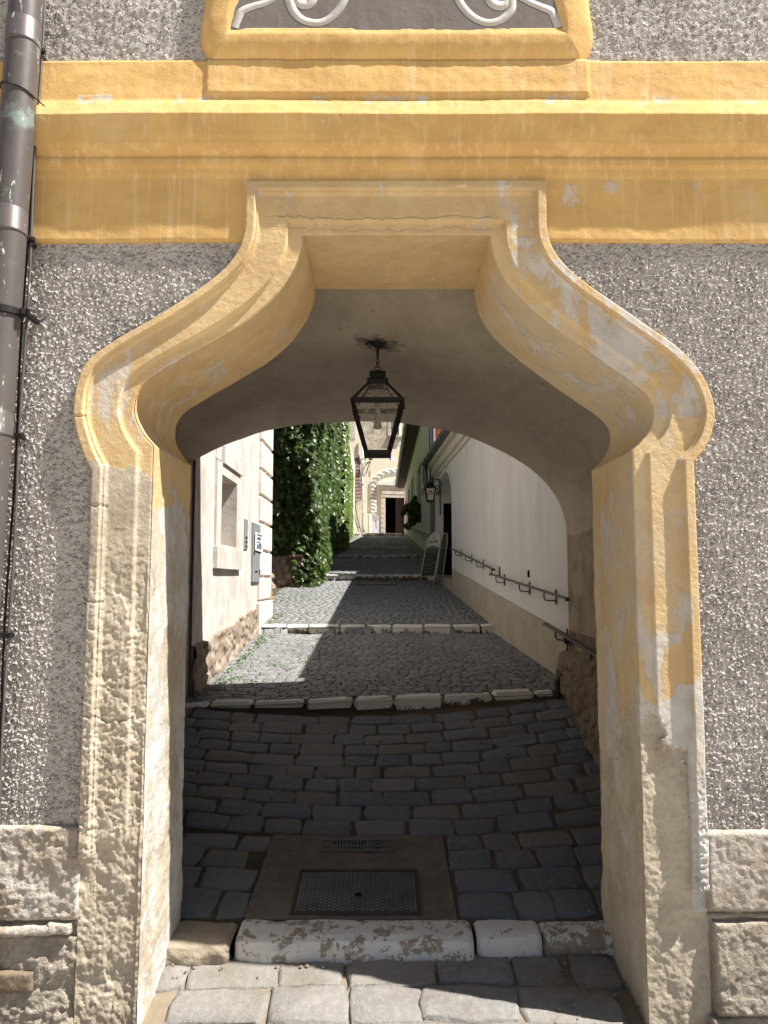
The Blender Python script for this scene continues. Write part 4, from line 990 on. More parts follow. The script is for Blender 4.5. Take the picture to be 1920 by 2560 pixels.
LEAF = [(0, -.30), (.20, -.42), (.18, -.10), (.50, -.02), (.24, .14), (.30, .40), (.10, .36), (0, .72), (-.10, .36), (-.30, .40), (-.24, .14), (-.50, -.02), (-.18, -.10), (-.20, -.42)]
class Leaves:
    def __init__(s): s.v = []; s.f = []; s.t = []
    def add(s, p, nrm, size, tint, droop=.5, simple=False):
        n_ = Vector(nrm).normalized(); dn = Vector((R.uniform(-.5, .5), R.uniform(-.5, .5), -1)).normalized()
        t_ = (dn-n_*dn.dot(n_)).normalized(); t_ = (t_+n_*R.uniform(.0, droop)).normalized(); s_ = t_.cross(n_).normalized(); n2 = s_.cross(t_)
        o = len(s.v); p = Vector(p)
        pts = LEAF if not simple else [(0, -.35), (.42, -.05), (.22, .3), (0, .7), (-.22, .3), (-.42, -.05)]
        s.v.append(tuple(p+n2*.04*size)); s.t.append(tint)
        for x, y in pts:
            q = p+s_*x*size+t_*y*size-n2*(abs(x)*.30+max(0, y)*.22)*size; s.v.append(tuple(q)); s.t.append(tint)
        k = len(pts)
        for i in range(k): s.f.append((o, o+1+i, o+1+(i+1) % k))
    def build(s, name, mat, parent):
        me = fastmesh(name, np.array(s.v), np.array(s.f)); attr(me, 'tint', s.t); return link(name, me, mat, parent, False)
iv = empty('ivy', (-1.9, 17, -.1), 'dark glossy ivy hanging down the face of the garden wall to the third step', 'ivy')
L1 = Leaves(); LB = Leaves()
def bot_front(x): return .30+.35*math.sin(x*5)+(-.55 if x > -2.05 else .15 if x > -2.45 else .38)
for i in range(5200):
    x = R.uniform(-3.25, -1.55); z = R.uniform(-.3, 5.2)
    if z < bot_front(x) and not (x > -1.95 and z > -.1): continue
    layer = R.random(); th_ = .30+.25*math.sin(z*1.7+x*2)*.4+.10*fbm(np.array([x*2.]), np.array([z*2.]), 7)[0]
    y = 16.9-th_*(.25+.75*layer)-(.18 if z > 1.5 else 0)
    dens = vn(np.array([x*2.2]), np.array([z*1.8]), 31)[0]
    if dens < .22 and layer > .5: continue
    nn = (R.uniform(-.5, .7), -1+R.uniform(-.3, .6), R.uniform(-.2, .9))
    L1.add((x, y, z), nn, R.uniform(.12, .20), R.random()**1.5, .5)
# face along the alley, bulging
def side_leaves(L, n, d0, d1, zlo, zhi, bulge, size, bright, simple, seed):
    for i in range(n):
        d = d0+(d1-d0)*R.random(); z0, z1 = zlo(d), zhi(d); z = R.uniform(z0, z1)
        q = vn(np.array([d*1.1]), np.array([z*1.3]), seed)[0]
        b_ = bulge(d, z)*(.55+.75*q); layer = R.random()**.6
        if q < .2 and layer > .6: continue
        x = -1.78+b_*layer
        nn = (1+R.uniform(-.5, .5), -.45+R.uniform(-.7, .6), R.uniform(-.3, 1.0))
        L.add((x, d, z), nn, R.uniform(*size), min(1, R.random()*.8+bright), .5, simple)
side_leaves(L1, 6500, 16.6, 20.6, lambda d: max(-.1, (d-18.6)*.55) if d > 18.6 else -.25+.2*abs(d-17.6), lambda d: 5.4, lambda d, z: .34+.10*math.sin(z*2), (.12, .19), .05, False, 41)
side_leaves(L1, 5200, 20.2, 27, lambda d: 1.35+.12*(d-20)+.25*math.sin(d*2), lambda d: 6.2, lambda d, z: .30, (.14, .22), .1, True, 42)
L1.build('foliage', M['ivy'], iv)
b = MB(); b.box(-3.3, -1.72, 16.82, 16.95, .55, 5.2); b.box(-1.83, -1.72, 16.9, 27, 1.6, 6.1); b.build('shade_backing', M['ivy_stem'], iv)  # dark sheets behind the leaves stand for the shade within
iv2 = empty('ivy', (-1.8, 33, 1.5), 'sunlit bright green ivy covering the far part of the left wall down to the ground', 'ivy')
L2 = Leaves()
side_leaves(L2, 11000, 25.5, 40.5, lambda d: G(-1.8, d)+.05+(.5*max(0, 26.6-d)), lambda d: 7.3-.10*(d-25), lambda d, z: (.36+.12*math.sin(z*1.5+d*.6))*max(.12, 1-(d-25.5)/14.), (.20, .32), .18, True, 43)
# near end of the far ivy faces the viewer
for i in range(1500):
    x = R.uniform(-2.0, -1.35); z = R.uniform(G(-1.8, 25.5)+.2, 7)
    L2.add((x, 25.4-R.random()*.25+.4*abs(x+1.7), z), (R.uniform(-.2, .9), -1, R.uniform(-.2, .8)), R.uniform(.17, .26), R.random()*.7, .5, True)
L2.build('foliage', M['ivy_sunlit'], iv2)
b = MB(); b.box(-1.83, -1.70, 25.6, 40.4, 1.2, 6.0); b.build('shade_backing', M['ivy_stem'], iv2)
# grass and weeds in the joints and at the wall foot
g = Leaves()
for i in range(420):
    k = R.random()
    if k < .45: x, d = LW+.12+abs(R.gauss(0, .08)), R.uniform(7.6, 12.4)
    elif k < .75: x, d = R.uniform(-1.8, -.7), R.uniform(7.8, 11)
    elif k < .9: x, d = R.uniform(-1.8, -.8), R.uniform(11.3, 17)
    else: x, d = -2.2+abs(R.gauss(0, .12)), R.uniform(12.5, 16.6)
    if vn(np.array([x*2.5]), np.array([d*1.6]), 55)[0] < .58 and k > .3: continue
    for q in range(4):
        g.add((x+R.gauss(0, .025), d+R.gauss(0, .025), G(x, d)+.016), (R.uniform(-1, 1), R.uniform(-1, 1), .8), R.uniform(.012, .035), R.random(), .3, True)
o = g.build('joint_weeds', M['grass'], None); tag(o, kind='stuff')

# ================================================================== right house (pale grey, gutter, handrails)
def rp(d, off, z): return (RW(d)-off, d, z)       # off > 0: out over the alley
def obox(b, d0, d1, z00, z01, z10, z11, o0, o1):
    """box along the right wall: (z00,z01) bottom/top at d0, (z10,z11) at d1; o0..o1 offsets"""
    f = lambda d, o, z: (RW(min(d, 18.59))-o, d, z)
    return b.hexa([f(d0, o0, z00), f(d0, o1, z00), f(d1, o1, z10), f(d1, o0, z10), f(d0, o0, z01), f(d0, o1, z01), f(d1, o1, z11), f(d1, o0, z11)])
rh = empty('pale_house', (1.7, 12.5, -.8), 'pale grey rendered house with beige dado and a pointed arched doorway', 'house')
A0, A1, EZ = 15.5, 18.0, 2.89
zspr = Z(1262, 16.4); ztop = Z(1184, 16.9)
wx = lambda d: 2.186-.0481*d
wgrid('wall', wx, 7.36, A0, -1.3, EZ, M['house_right'], rh, .06, .012, 1.4, 301, None, -1)
wgrid('wall', wx, A1, 18.6, -.6, EZ, M['house_right'], rh, .06, .006, 1.4, 302, None, -1)
arcp = [(A0+(A1-A0)*.5*(1-math.cos(a)), zspr+(ztop-zspr)*math.sin(a)**.9) for a in np.linspace(0, math.pi, 30)]
V = np.array([[(RW(d), d, z), (RW(d), d, EZ)] for d, z in arcp]); grid('wall', V, M['house_right'], rh)
# doorway reveal + back + trim
path = [(A0, -.6)]+arcp+[(A1, -.6)]
door = grid('doorway', np.array([[(RW(d)+o, d, z) for o in np.linspace(-.002, .95, 6)] for d, z in path]), M['trim_white'], rh)
b = MB(); b.prism([(RW(d)+.94, d, z) for d, z in path], (.03, 0, 0)); b.build('back_wall', M['trim_white'], door)
b = MB()
k0, k1 = .13, .60
zdt = Z(1249, 18.); b.hexa([(RW(A1)+k0, A1-.03, -.4), (RW(A1)+.93, A1-.03, -.4), (RW(A1)+.93, A1-.001, -.4), (RW(A1)+k0, A1-.001, -.4), (RW(A1)+k0, A1-.03, zdt), (RW(A1)+.93, A1-.03, zdt), (RW(A1)+.93, A1-.001, zdt), (RW(A1)+k0, A1-.001, zdt)])
b.build('door_opening', M['black'], door)
p2 = [(A0-.10, -.5)]+[(A0-.10+(A1-A0+.2)*.5*(1-math.cos(a)), zspr+(ztop-zspr+.10)*math.sin(a)**.9) for a in np.linspace(0, math.pi, 30)]+[(A1+.10, -.5)]
V = np.array([[(RW(q[0])-.0, q[0], q[1]), (RW(q[0])-.02, q[0], q[1]), (RW(p[0])-.02, p[0], p[1]), (RW(p[0])+.0, p[0], p[1])] for p, q in zip(path, p2)]); grid('trim', V, M['trim_white'], door)
b = MB(); b.hexa([(RW(A0)-.02, A0, -.45), (RW(A1)-.02, A1, -.3), (RW(A1)+.95, A1, -.3), (RW(A0)+.95, A0, -.45), (RW(A0)-.02, A0, -.02), (RW(A1)-.02, A1, .12), (RW(A1)+.95, A1, .12), (RW(A0)+.95, A0, -.02)]); b.build('door_step', M['dado'], door)
# dado
zd = lambda px, py: Z(py, 4044/(px-871.))
dz0, dz1 = zd(1410, 1586), zd(1133, 1423)
b = MB(); obox(b, 7.35, A0-.001, -1.4, dz0, -.8, dz1, -.02, .022); b.build('dado', M['dado'], rh)
b = MB(); obox(b, A1+.1, 18.6, -.6, dz1+.3, -.6, dz1+.34, -.02, .02); b.build('dado', M['dado'], rh)
# cornice under the eaves
b = MB()
for z0, z1, o in ((EZ-.36, EZ-.27, .05), (EZ-.27, EZ-.10, .11), (EZ-.10, EZ+.0, .20)): obox(b, 7.42, 18.62, z0, z1, z0, z1, -.02, o)
b.build('cornice', plaster('cream_eaves_plaster', (.60, .57, .48), (.50, .47, .38), (.64, .61, .54), 3, .5, 30), rh)
# roof, extended unseen over the gate to block stray sunlight
b = MB(); f = lambda d, o, z: (RW(min(d, 18.59))-o, d, z)
b.hexa([f(6.5, .22, EZ+.02), f(6.5, -4.4, EZ+3.5), f(18.7, -4.4, EZ+3.5), f(18.7, .22, EZ+.02), f(6.5, .26, EZ+.10), f(6.5, -4.4, EZ+3.6), f(18.7, -4.4, EZ+3.6), f(18.7, .26, EZ+.10)])
roof = b.build('roof', M['tile_red'], rh)
b = MB(); c0, c1 = Xp(1093, 17.6), Xp(1119, 17.6)
for k in range(22): b.box(c0+.004*(k % 2), c1-.004*(k % 2), 17.5, 17.9, 2.9+k*.075, 2.9+k*.075+.068, R.random())
b.build('chimney', M['tile_red'], roof)
b = MB(); b.box(1.9, 6.2, 7.42, 15.4, -1.5, EZ); b.box(2.6, 6.2, 15.4, 18.6, -1.5, EZ); b.box(1.31, 2.6, 18.55, 18.62, -1., EZ); b.build('masonry', M['house_right'], rh)
# gutter (half round) with brackets
def half_gutter(name, ptsf, d0, d1, r, parent, nseg):
    dsq = np.linspace(d0, d1, nseg*3+1); an = np.linspace(math.pi, 2*math.pi, 10)
    V = np.array([[(ptsf(d)[0]+r*math.cos(a), d, ptsf(d)[1]+r*math.sin(a)) for a in an]+[(ptsf(d)[0]+(r-.012)*math.cos(a), d, ptsf(d)[1]+(r-.012)*math.sin(a)) for a in an[::-1]] for d in dsq])
    V = np.concatenate([V, V[:, :1]], 1)
    o = grid(name, V, M['zinc'], parent)
    for d in np.linspace(d0+.05, d1-.02, nseg):
        b = MB(); x, z = ptsf(d); b.tube([(x+(r+.006)*math.cos(a), d, z+(r+.006)*math.sin(a)) for a in np.linspace(math.pi*.95, 2*math.pi, 9)], .008, 5)
        b.build('gutter_bracket', M['zinc'], o)
    x, z = ptsf(d1); b = MB(); b.prism([(x+r*math.cos(a), d1, z+r*math.sin(a)) for a in an], (0, .012, 0)); b.build('gutter_end', M['zinc'], o); return o
GR = .085
half_gutter('gutter', lambda d: (RW(min(d, 18.59))-.27, EZ+.06), 7.45, 18.6, GR, rh, 16)
gx, gz = RW(18.4)-.27, EZ+.0
dpx = P(1081.5, 1260, 18.75)[0]
b = MB(); b.tube([(gx, 18.45, gz+.0), (gx, 18.45, gz-.20), (gx+.01, 18.46, gz-.42), (gx+.05, 18.5, gz-.60), (gx+.14, 18.6, gz-.74), (dpx, 18.72, gz-.88), (dpx, 18.75, gz-1.05), (dpx, 18.75, .3)], .068, 12); b.build('downpipe', M['zinc'], rh, True)
b = MB(); b.tube([(dpx, 18.75, .9), (dpx, 18.75, -.1)], .078, 12); b.build('standpipe', paint('rusty_standpipe', (.11, .055, .04), .7), rh, True)
b = MB(); c = P(1321, 1434, 4044/(1321-871.)); b.box(c[0]-.006, c[0]+.03, c[1]-.03, c[1]+.04, c[2]-.045, c[2]+.04); b.build('vent_hole', M['black'], rh)
# wrought iron hook by the doorway
c = P(1100, 1318, 18.05)
b = MB(); b.tube([(c[0], c[1], c[2]-.3), (c[0], c[1], c[2]+.22)], .014, 6); b.tube([(c[0], c[1], c[2]-.14), (c[0]+.09, c[1], c[2]-.14)], .010, 6)
for q, s_ in ((.17, 1), (.05, -1)):
    b.tube([(c[0]+.045+.045*math.cos(a)*(1-.1*a), c[1], c[2]+q+.05*math.sin(a)*(1-.1*a)) for a in np.linspace(0, 5.2, 16)], .008, 5)
o = b.build('iron_bracket', M['iron'], None); tag(o, 'black curled wrought iron bracket on the white jamb of the arched doorway', 'bracket')

# handrails
def handrail(pts, mounts, label, rw=.045, back=.10, side=1, name='handrail', grp='handrails along the right wall'):
    o = empty(name, pts[0], label, 'handrail', grp)
    b = MB()
    for p, q in zip(pts, pts[1:]): b.bar(p, q, rw, .018, (0, 0, 1))
    for e, f_ in ((pts[0], pts[1]), (pts[-1], pts[-2])):
        d_ = (Vector(e)-Vector(f_)).normalized(); b.bar(Vector(e), Vector(e)+d_*.02+Vector((0, 0, -.01)), rw, .03)
    b.build('rail', M['rail'], o)
    for m in mounts:
        m = Vector(m); dr = (Vector(pts[-1])-Vector(pts[0])).normalized()
        b = MB(); w = Vector((m.x+back, m.y, m.z))
        b.tube([m, m+Vector((0, 0, -.07)), m+Vector((.015, 0, -.095)), m+Vector((back-.005, -.10, -.10))], .008, 6)
        b.box(w.x-.006, w.x+.006, m.y-.11-.012, m.y-.11+.012, m.z-.135, m.z+.02)
        b.build('bracket', M['iron'], o)
    return o
dd = lambda px: 3859/(px-871.)
pt_ = lambda px, py: tuple(P(px, py, dd(px)))
def onrail(a, c, t): return tuple(np.array(a)*(1-t)+np.array(c)*t)
a, c = pt_(1416, 1496), pt_(1227, 1435)
a = tuple(np.array(a)+(np.array(a)-np.array(c))*.005)
handrail([a, c], [onrail(a, c, t) for t in (.22, .52, .90)], 'longest grey handrail on the pale wall, crossing behind the passage edge')
a, c = pt_(1233, 1423), tuple(P(1128, 1371, 15.0))
handrail([a, c], [onrail(a, c, t) for t in (.03, .32, .58, .86)], 'upper grey handrail on the pale wall ending behind the chalkboard sign')
a, c = tuple(P(1520, 1652, 5.9)), pt_(1364, 1560)
handrail([a, c], [onrail(a, c, t) for t in (.22, .80)], 'nearest dark handrail running from the right jamb out of the passage', .05, .09)
# cable and plastic duct at the passage end
c = tuple(P(1421, 1603, 7.3)); q = CX+AX-.03
cb_ = empty('wall_cable', (q, 7.2, -1.1), 'thin dark cable looping down from the nearest handrail to a black duct', 'cable')
b = MB(); b.tube([(q-.02, 7.28, c[2]), (q-.02, 7.28, Z(1680, 7.28)), (q-.06, 7.22, Z(1687, 7.2)), (q-.12, 7.15, Z(1687, 7.15)), (q-.14, 7.12, Z(1694, 7.1)), (q-.145, 7.1, Z(1700, 7.1))], .007, 6)
b.tube([(q-.01, 7.45, Z(1669, 7.4)), (q-.09, 7.35, Z(1671, 7.3)), (q-.14, 7.2, Z(1682, 7.15)), (q-.155, 7.1, Z(1700, 7.1))], .006, 6); b.build('cable', M['iron'], cb_)
b = MB(); b.box(q-.05, q+.0, 7.25, 7.31, c[2]-.02, c[2]+.04); b.build('junction_box', M['iron'], cb_)
b = MB(); xd = Xp(1388, 6.95); zt2, zb2 = Z(1698, 6.95), Z(1795, 6.95)
b.tube([(xd, 6.95, zt2), (xd-.005, 6.95, zb2)], .022, 8)
for k in range(4): b.tube([(xd, 6.95, zt2-.03-k*.08), (xd, 6.95, zt2-.05-k*.08)], .028, 8)
b.build('duct', M['iron'], cb_)

# wall lantern with printed opal panes
def text(body, size, name, mat, parent, M4, ext=.001, bold=0.0, align='CENTER', shear=0):
    cu = bpy.data.curves.new(name, 'FONT'); cu.body = body; cu.size = size; cu.extrude = ext; cu.align_x = align; cu.offset = bold; cu.shear = shear
    ob = bpy.data.objects.new('tmp', cu); col.objects.link(ob); bpy.context.view_layer.update()
    me = bpy.data.meshes.new_from_object(ob.evaluated_get(bpy.context.evaluated_depsgraph_get()))
    bpy.data.objects.remove(ob); bpy.data.curves.remove(cu)
    me.transform(M4); me.name = name
    return link(name, me, mat, parent)
from mathutils import Matrix
def basis(o, ex, ey):
    ex, ey = Vector(ex).normalized(), Vector(ey).normalized(); ez = ex.cross(ey)
    m = Matrix((ex, ey, ez)).transposed().to_4x4(); m.translation = Vector(o); return m
WY = 17.4; wc = P(1075.5, 1230, WY); k = WY/F
wl = empty('wall_lantern', (wc[0], WY, wc[2]-.25), 'black wrought iron wall lantern with white printed panes beside the gutter pipe', 'lantern')
hw0, hw1, zt3, zb3 = 12.5*k, 8*k, Z(1222, WY), Z(1251, WY)
b = MB()
for sx in (-1, 1):
    for sy in (-1, 1):
        b.bar((wc[0]+sx*hw0, WY+sy*hw0, zt3), (wc[0]+sx*hw1, WY+sy*hw1, zb3), .024, .024)
b.hexa([(wc[0]-hw1-.02, WY-hw1-.02, zb3-.04), (wc[0]+hw1+.02, WY-hw1-.02, zb3-.04), (wc[0]+hw1+.02, WY+hw1+.02, zb3-.04), (wc[0]-hw1-.02, WY+hw1+.02, zb3-.04), (wc[0]-hw1-.01, WY-hw1-.01, zb3), (wc[0]+hw1+.01, WY-hw1-.01, zb3), (wc[0]+hw1+.01, WY+hw1+.01, zb3), (wc[0]-hw1-.01, WY+hw1+.01, zb3)])
b.build('frame', M['iron'], wl)
b = MB(); e = .03
b.hexa([(wc[0]-hw0-e, WY-hw0-e, zt3), (wc[0]+hw0+e, WY-hw0-e, zt3), (wc[0]+hw0+e, WY+hw0+e, zt3), (wc[0]-hw0-e, WY+hw0+e, zt3)]+[(wc[0]+sx*.05, WY+sy*.05, zt3+.12) for sx, sy in ((-1, -1), (1, -1), (1, 1), (-1, 1))])
b.lathe((wc[0], WY, zt3+.12), [(.05, 0), (.06, .02), (.03, .05), (.01, .09)], 8)
for sx in (-1, 1):
    for sy in (-1, 1): b.tube([(wc[0]+sx*(hw0+e), WY+sy*(hw0+e), zt3), (wc[0]+sx*(hw0+.075), WY+sy*(hw0+.06), zt3-.05), (wc[0]+sx*(hw0+.07), WY+sy*(hw0+.06), zt3-.09), (wc[0]+sx*(hw0+.03), WY+sy*(hw0+.04), zt3-.15)], .009, 5)
b.build('roof', M['iron'], wl)
b = MB()
for (ax, ay, bx_, by) in ((-1, -1, 1, -1), (1, -1, 1, 1), (1, 1, -1, 1), (-1, 1, -1, -1)):
    b.prism([(wc[0]+ax*hw0, WY+ay*hw0, zt3), (wc[0]+bx_*hw0, WY+by*hw0, zt3), (wc[0]+bx_*hw1, WY+by*hw1, zb3), (wc[0]+ax*hw1, WY+ay*hw1, zb3)], (-(ax+bx_)*.002, -(ay+by)*.002, 0))
b.build('pane', M['opal'], wl)
ey = Vector((0, hw1-hw0, zt3-zb3)); ey = Vector((0, -(hw0-hw1), zt3-zb3))
mB = basis((wc[0], WY-(hw0+hw1)/2-.012, (zt3+zb3)/2-.012), (1, 0, 0), ey)
text('Ober Bräu', .047, 'lettering', M['red_print'], wl, mB, .001, .0025)
b = MB(); q = mB @ Vector((0, .06, 0)); b.box(q.x-.05, q.x+.05, q.y-.012, q.y-.008, q.z-.006, q.z+.010); b.box(q.x-.02, q.x+.02, q.y-.012, q.y-.008, q.z+.014, q.z+.034); b.build('emblem', M['dark_print'], wl)
b = MB(); wxr = RW(WY)-.02
b.tube([(wxr, WY, wc[2]+.3), (wxr, WY, wc[2]-.55)], .016, 6); b.tube([(wxr, WY, zt3+.22), (wc[0]+.05, WY, zt3+.24), (wc[0], WY, zt3+.2)], .013, 6)
for q, r_ in ((.24, .05), (.12, .045), (-.05, .04)): b.tube([(wxr-.02-r_*(1+math.cos(a))*(1-.08*a), WY, wc[2]+q+r_*math.sin(a)*(1-.08*a)) for a in np.linspace(0, 5, 14)], .008, 5)
b.build('bracket', M['iron'], wl)

# folding chalkboard sign
ab = empty('chalkboard_sign', (1.0, 16.9, -.2), 'folding pavement sign with rounded white top and chalk writing by the right wall', 'sign')
def gp(px, d): x = Xp(px, d); return Vector((x, d, G(x, d)+.016))
fa, fb = gp(1049, 17.35), gp(1083, 16.75)          # front panel feet
ra, rb = gp(1091, 17.55), gp(1105, 16.95)          # rear panel feet
def panel(fa, fb, lean, H, board, name, front):
    ex = (fb-fa); ex.z = 0; W = ex.length; ex.normalize()
    up = Vector((lean[0], lean[1], 1)).normalized(); nrm_ = ex.cross(up).normalized()
    z0 = min(fa.z, fb.z)
    at = lambda u, v, o=0.: Vector((fa.x, fa.y, 0))+ex*(u*W)+up*(v*H)+nrm_*o+Vector((0, 0, fa.z+(fb.z-fa.z)*u*max(0, 1-v*6)))
    b = MB(); arc = [(.5-.5*math.cos(a), .80+.20*math.sin(a)) for a in np.linspace(0, math.pi, 15)]
    b.tube([at(0, 0)]+[at(0, v) for v in (.2, .4, .6)]+[at(u, v) for u, v in arc]+[at(1, v) for v in (.6, .4, .2)]+[at(1, 0)], .014, 8)
    for v in ((.14, .70) if front else (.14,)): b.tube([at(0, v), at(1, v)], .011, 8)
    fr = b.build(name, M['alu'], ab, True)
    return at, ex, up, nrm_, W, arc, fr
at, ex, up, nr, W, arc, fr = panel(fa, fb, (.19, .07), 1.20, None, 'front_frame', True)
b = MB(); b.prism([at(.04, .15), at(.96, .15), at(.96, .69), at(.04, .69)], -nr*.008); b.build('chalkboard', M['chalkboard'], ab)
b = MB(); b.prism([at(.05, .735), at(.95, .735)]+[at(.5+(u-.5)*.93, .735+(v-.735)*.94) for u, v in arc[::-1]], -nr*.008); b.build('header_panel', M['white_enamel'], ab)
nf = nr if nr.y < 0 else -nr
mB = basis(at(.5, .79)+nf*.012, ex, up); text('Ober Bräu', .105, 'header_lettering', M['red_print'], ab, mB, .001, .001)
b = MB(); q0 = at(.5, .885)+nf*.012
for dx, dz_, w_, h_ in ((0, 0, .09, .016), (0, .025, .03, .03), (-.075, 0, .03, .012), (.075, 0, .03, .012), (0, .06, .025, .018)):
    q = q0+ex*dx+up*dz_; b.prism([q-ex*w_/2, q+ex*w_/2, q+ex*w_/2*.7+up*h_, q-ex*w_/2*.7+up*h_], nf*.002)
b.build('emblem', M['dark_print'], ab)
mB = basis(at(.5, .615)+nf*.012, ex, up); text('Vom Grill', .12, 'chalk_writing', M['chalk'], ab, mB, .0008, 0, 'CENTER', .15)
b = MB()
b.tube([at(.12, .595)+nf*.012, at(.86, .585)+nf*.012], .004, 4)
for v, (u0, u1) in ((.53, (.1, .7)), (.47, (.2, .62)), (.41, (.3, .8)), (.35, (.15, .7)), (.29, (.2, .82)), (.22, (.15, .5))):
    u = u0
    while u < u1:
        w_ = R.uniform(.05, .12); b.tube([at(u+t_*w_, v+.012*math.sin(t_*9+u*30)+.006*math.sin(t_*23))+nf*.012 for t_ in np.linspace(0, 1, 9)], .0032, 4); u += w_+.03
b.build('chalk_lines', M['chalk'], ab)
at2, ex2, up2, nr2, W2, arc2, fr2 = panel(ra, rb, (.14, .05), 1.17, None, 'rear_frame', False)
b = MB(); b.prism([at2(.03, .15), at2(.97, .15), at2(.97, .8)]+[at2(.5+(u-.5)*.95, .8+(v-.8)*.95) for u, v in arc2[::-1]]+[at2(.03, .8)], -nr2*.008); b.build('rear_board', M['board_grey'], ab)
for u in (0, 1):
    b = MB(); b.tube([at(u, .66), at2(u, .70)], .007, 6); b.build('stay', M['alu'], ab)
# ================================================================== grey-green house further up on the right
gh = empty('green_house', (1.1, 27, 1.), 'grey green rendered house with small windows and long eaves gutter up the alley', 'house')
E2 = 5.35; GD0, GD1 = 18.7, 42.0
w2 = lambda d: 1.305-.0035*d
wins = []
for pa_, pb2, yt, yb, ref in ((1044.5, 1054, 1166, 1292, 1049), (1029, 1034.5, 1196, 1272, 1032), (1021.5, 1025, 1224, 1262, 1023)):
    d_b = 1.305*F/(pa_-960+.0035*F); d_a = 1.305*F/(pb2-960+.0035*F); d_m = (d_a+d_b)/2
    wins.append((d_a, d_b, Z(yb, d_m), Z(yt, d_m)))
# wall with window openings: cells between all break lines
dsb = sorted({GD0, GD1}.union(*[{a, b_} for a, b_, _, _ in wins])); zsb = sorted({-.6, E2}.union(*[{c, d_} for _, _, c, d_ in wins]))
b = MB()
for a, c in zip(dsb, dsb[1:]):
    for z0, z1 in zip(zsb, zsb[1:]):
        if any(w[0]-1e-6 <= a and c <= w[1]+1e-6 and w[2]-1e-6 <= z0 and z1 <= w[3]+1e-6 for w in wins): continue
        b.add([(w2(a), a, z0), (w2(c), c, z0), (w2(c), c, z1), (w2(a), a, z1)], [(0, 1, 2, 3)])
b.build('wall', M['house_green'], gh)
for a, c, z0, z1 in wins:
    b = MB(); r_ = .16
    b.hexa([(w2(a), a-.001, z0), (w2(a)+r_, a-.001, z0), (w2(a)+r_, a+.01, z0), (w2(a), a+.01, z0), (w2(a), a-.001, z1), (w2(a)+r_, a-.001, z1), (w2(a)+r_, a+.01, z1), (w2(a), a+.01, z1)])
    b.hexa([(w2(c), c-.01, z0), (w2(c)+r_, c-.01, z0), (w2(c)+r_, c+.001, z0), (w2(c), c+.001, z0), (w2(c), c-.01, z1), (w2(c)+r_, c-.01, z1), (w2(c)+r_, c+.001, z1), (w2(c), c+.001, z1)])
    for z, e in ((z0, -.01), (z1, .01)): b.hexa([(w2(a), a, z+min(0, e)), (w2(a)+r_, a, z+min(0, e)), (w2(c)+r_, c, z+min(0, e)), (w2(c), c, z+min(0, e)), (w2(a), a, z+max(0, e)), (w2(a)+r_, a, z+max(0, e)), (w2(c)+r_, c, z+max(0, e)), (w2(c), c, z+max(0, e))])
    # pale surround
    f_ = lambda d, z, o: (w2(d)-o, d, z)
    for p, q in (((a-.14, z0), (a-.002, z1+.14)), ((c+.002, z0), (c+.14, z1+.14)), ((a, z1+.004), (c, z1+.14))):
        b.hexa([f_(p[0], p[1], -.01), f_(p[0], p[1], .012), f_(q[0], p[1], .012), f_(q[0], p[1], -.01), f_(p[0], q[1], -.01), f_(p[0], q[1], .012), f_(q[0], q[1], .012), f_(q[0], q[1], -.01)])
    wf = b.build('window', M['trim_white'], gh)
    b = MB(); b.hexa([(w2(a)+.12, a, z0), (w2(a)+.13, a, z0), (w2(c)+.13, c, z0), (w2(c)+.12, c, z0), (w2(a)+.12, a, z1), (w2(a)+.13, a, z1), (w2(c)+.13, c, z1), (w2(c)+.12, c, z1)]); b.build('pane', M['window_glass'], wf)
    b = MB(); b.hexa([(w2(a)-.09, a-.1, z0-.05), (w2(a), a-.1, z0-.05), (w2(c), c+.1, z0-.05), (w2(c)-.09, c+.1, z0-.05), (w2(a)-.09, a-.1, z0-.02), (w2(a), a-.1, z0-.02), (w2(c), c+.1, z0-.02), (w2(c)-.09, c+.1, z0-.02)]); b.build('sill', M['iron'], wf)
b = MB(); f_ = lambda d, z, o: (w2(d)-o, d, z)
zda, zdb = Z(1398, 19.), Z(1336, 39.)
b.hexa([f_(GD0, -.7, -.02), f_(GD0, -.7, .025), f_(GD1, .5, .025), f_(GD1, .5, -.02), f_(GD0, zda, -.02), f_(GD0, zda, .025), f_(GD1, zdb+.3, .025), f_(GD1, zdb+.3, -.02)]); b.build('dado', plaster('mossy_dado', (.25, .235, .175), (.17, .165, .115), (.30, .28, .22), 2, .3, 30), gh)
b = MB(); b.add([(w2(GD0), GD0, 2.6), (6, GD0, 2.6), (6, GD0, 9.0), (w2(GD0), GD0, E2)], [(0, 1, 2, 3)]); b.add([(w2(GD1), GD1, 0), (6, GD1, 0), (6, GD1, 9.), (w2(GD1), GD1, E2)], [(3, 2, 1, 0)]); b.add([(6, GD0, 0), (6, GD1, 0), (6, GD1, 9.), (6, GD0, 9.)], [(0, 1, 2, 3)]); b.build('gable', M['house_green'], gh)
b = MB(); ov = .36
b.hexa([f_(GD0-.15, E2+.0, ov), (6, GD0-.15, 9.0), (6, GD1+.15, 9.0), f_(GD1+.15, E2+.0, ov), f_(GD0-.15, E2+.10, ov+.02), (6, GD0-.15, 9.15), (6, GD1+.15, 9.15), f_(GD1+.15, E2+.10, ov+.02)]); b.build('roof', M['tile_brown'], gh)
b = MB(); b.hexa([f_(GD0, E2-.12, .0), f_(GD0, E2-.12, ov), f_(GD1+.1, E2-.12, ov), f_(GD1+.1, E2-.12, .0), f_(GD0, E2-.02, .0), f_(GD0, E2-.02, ov), f_(GD1+.1, E2-.02, ov), f_(GD1+.1, E2-.02, .0)]); b.build('soffit', M['door_wood'], gh)
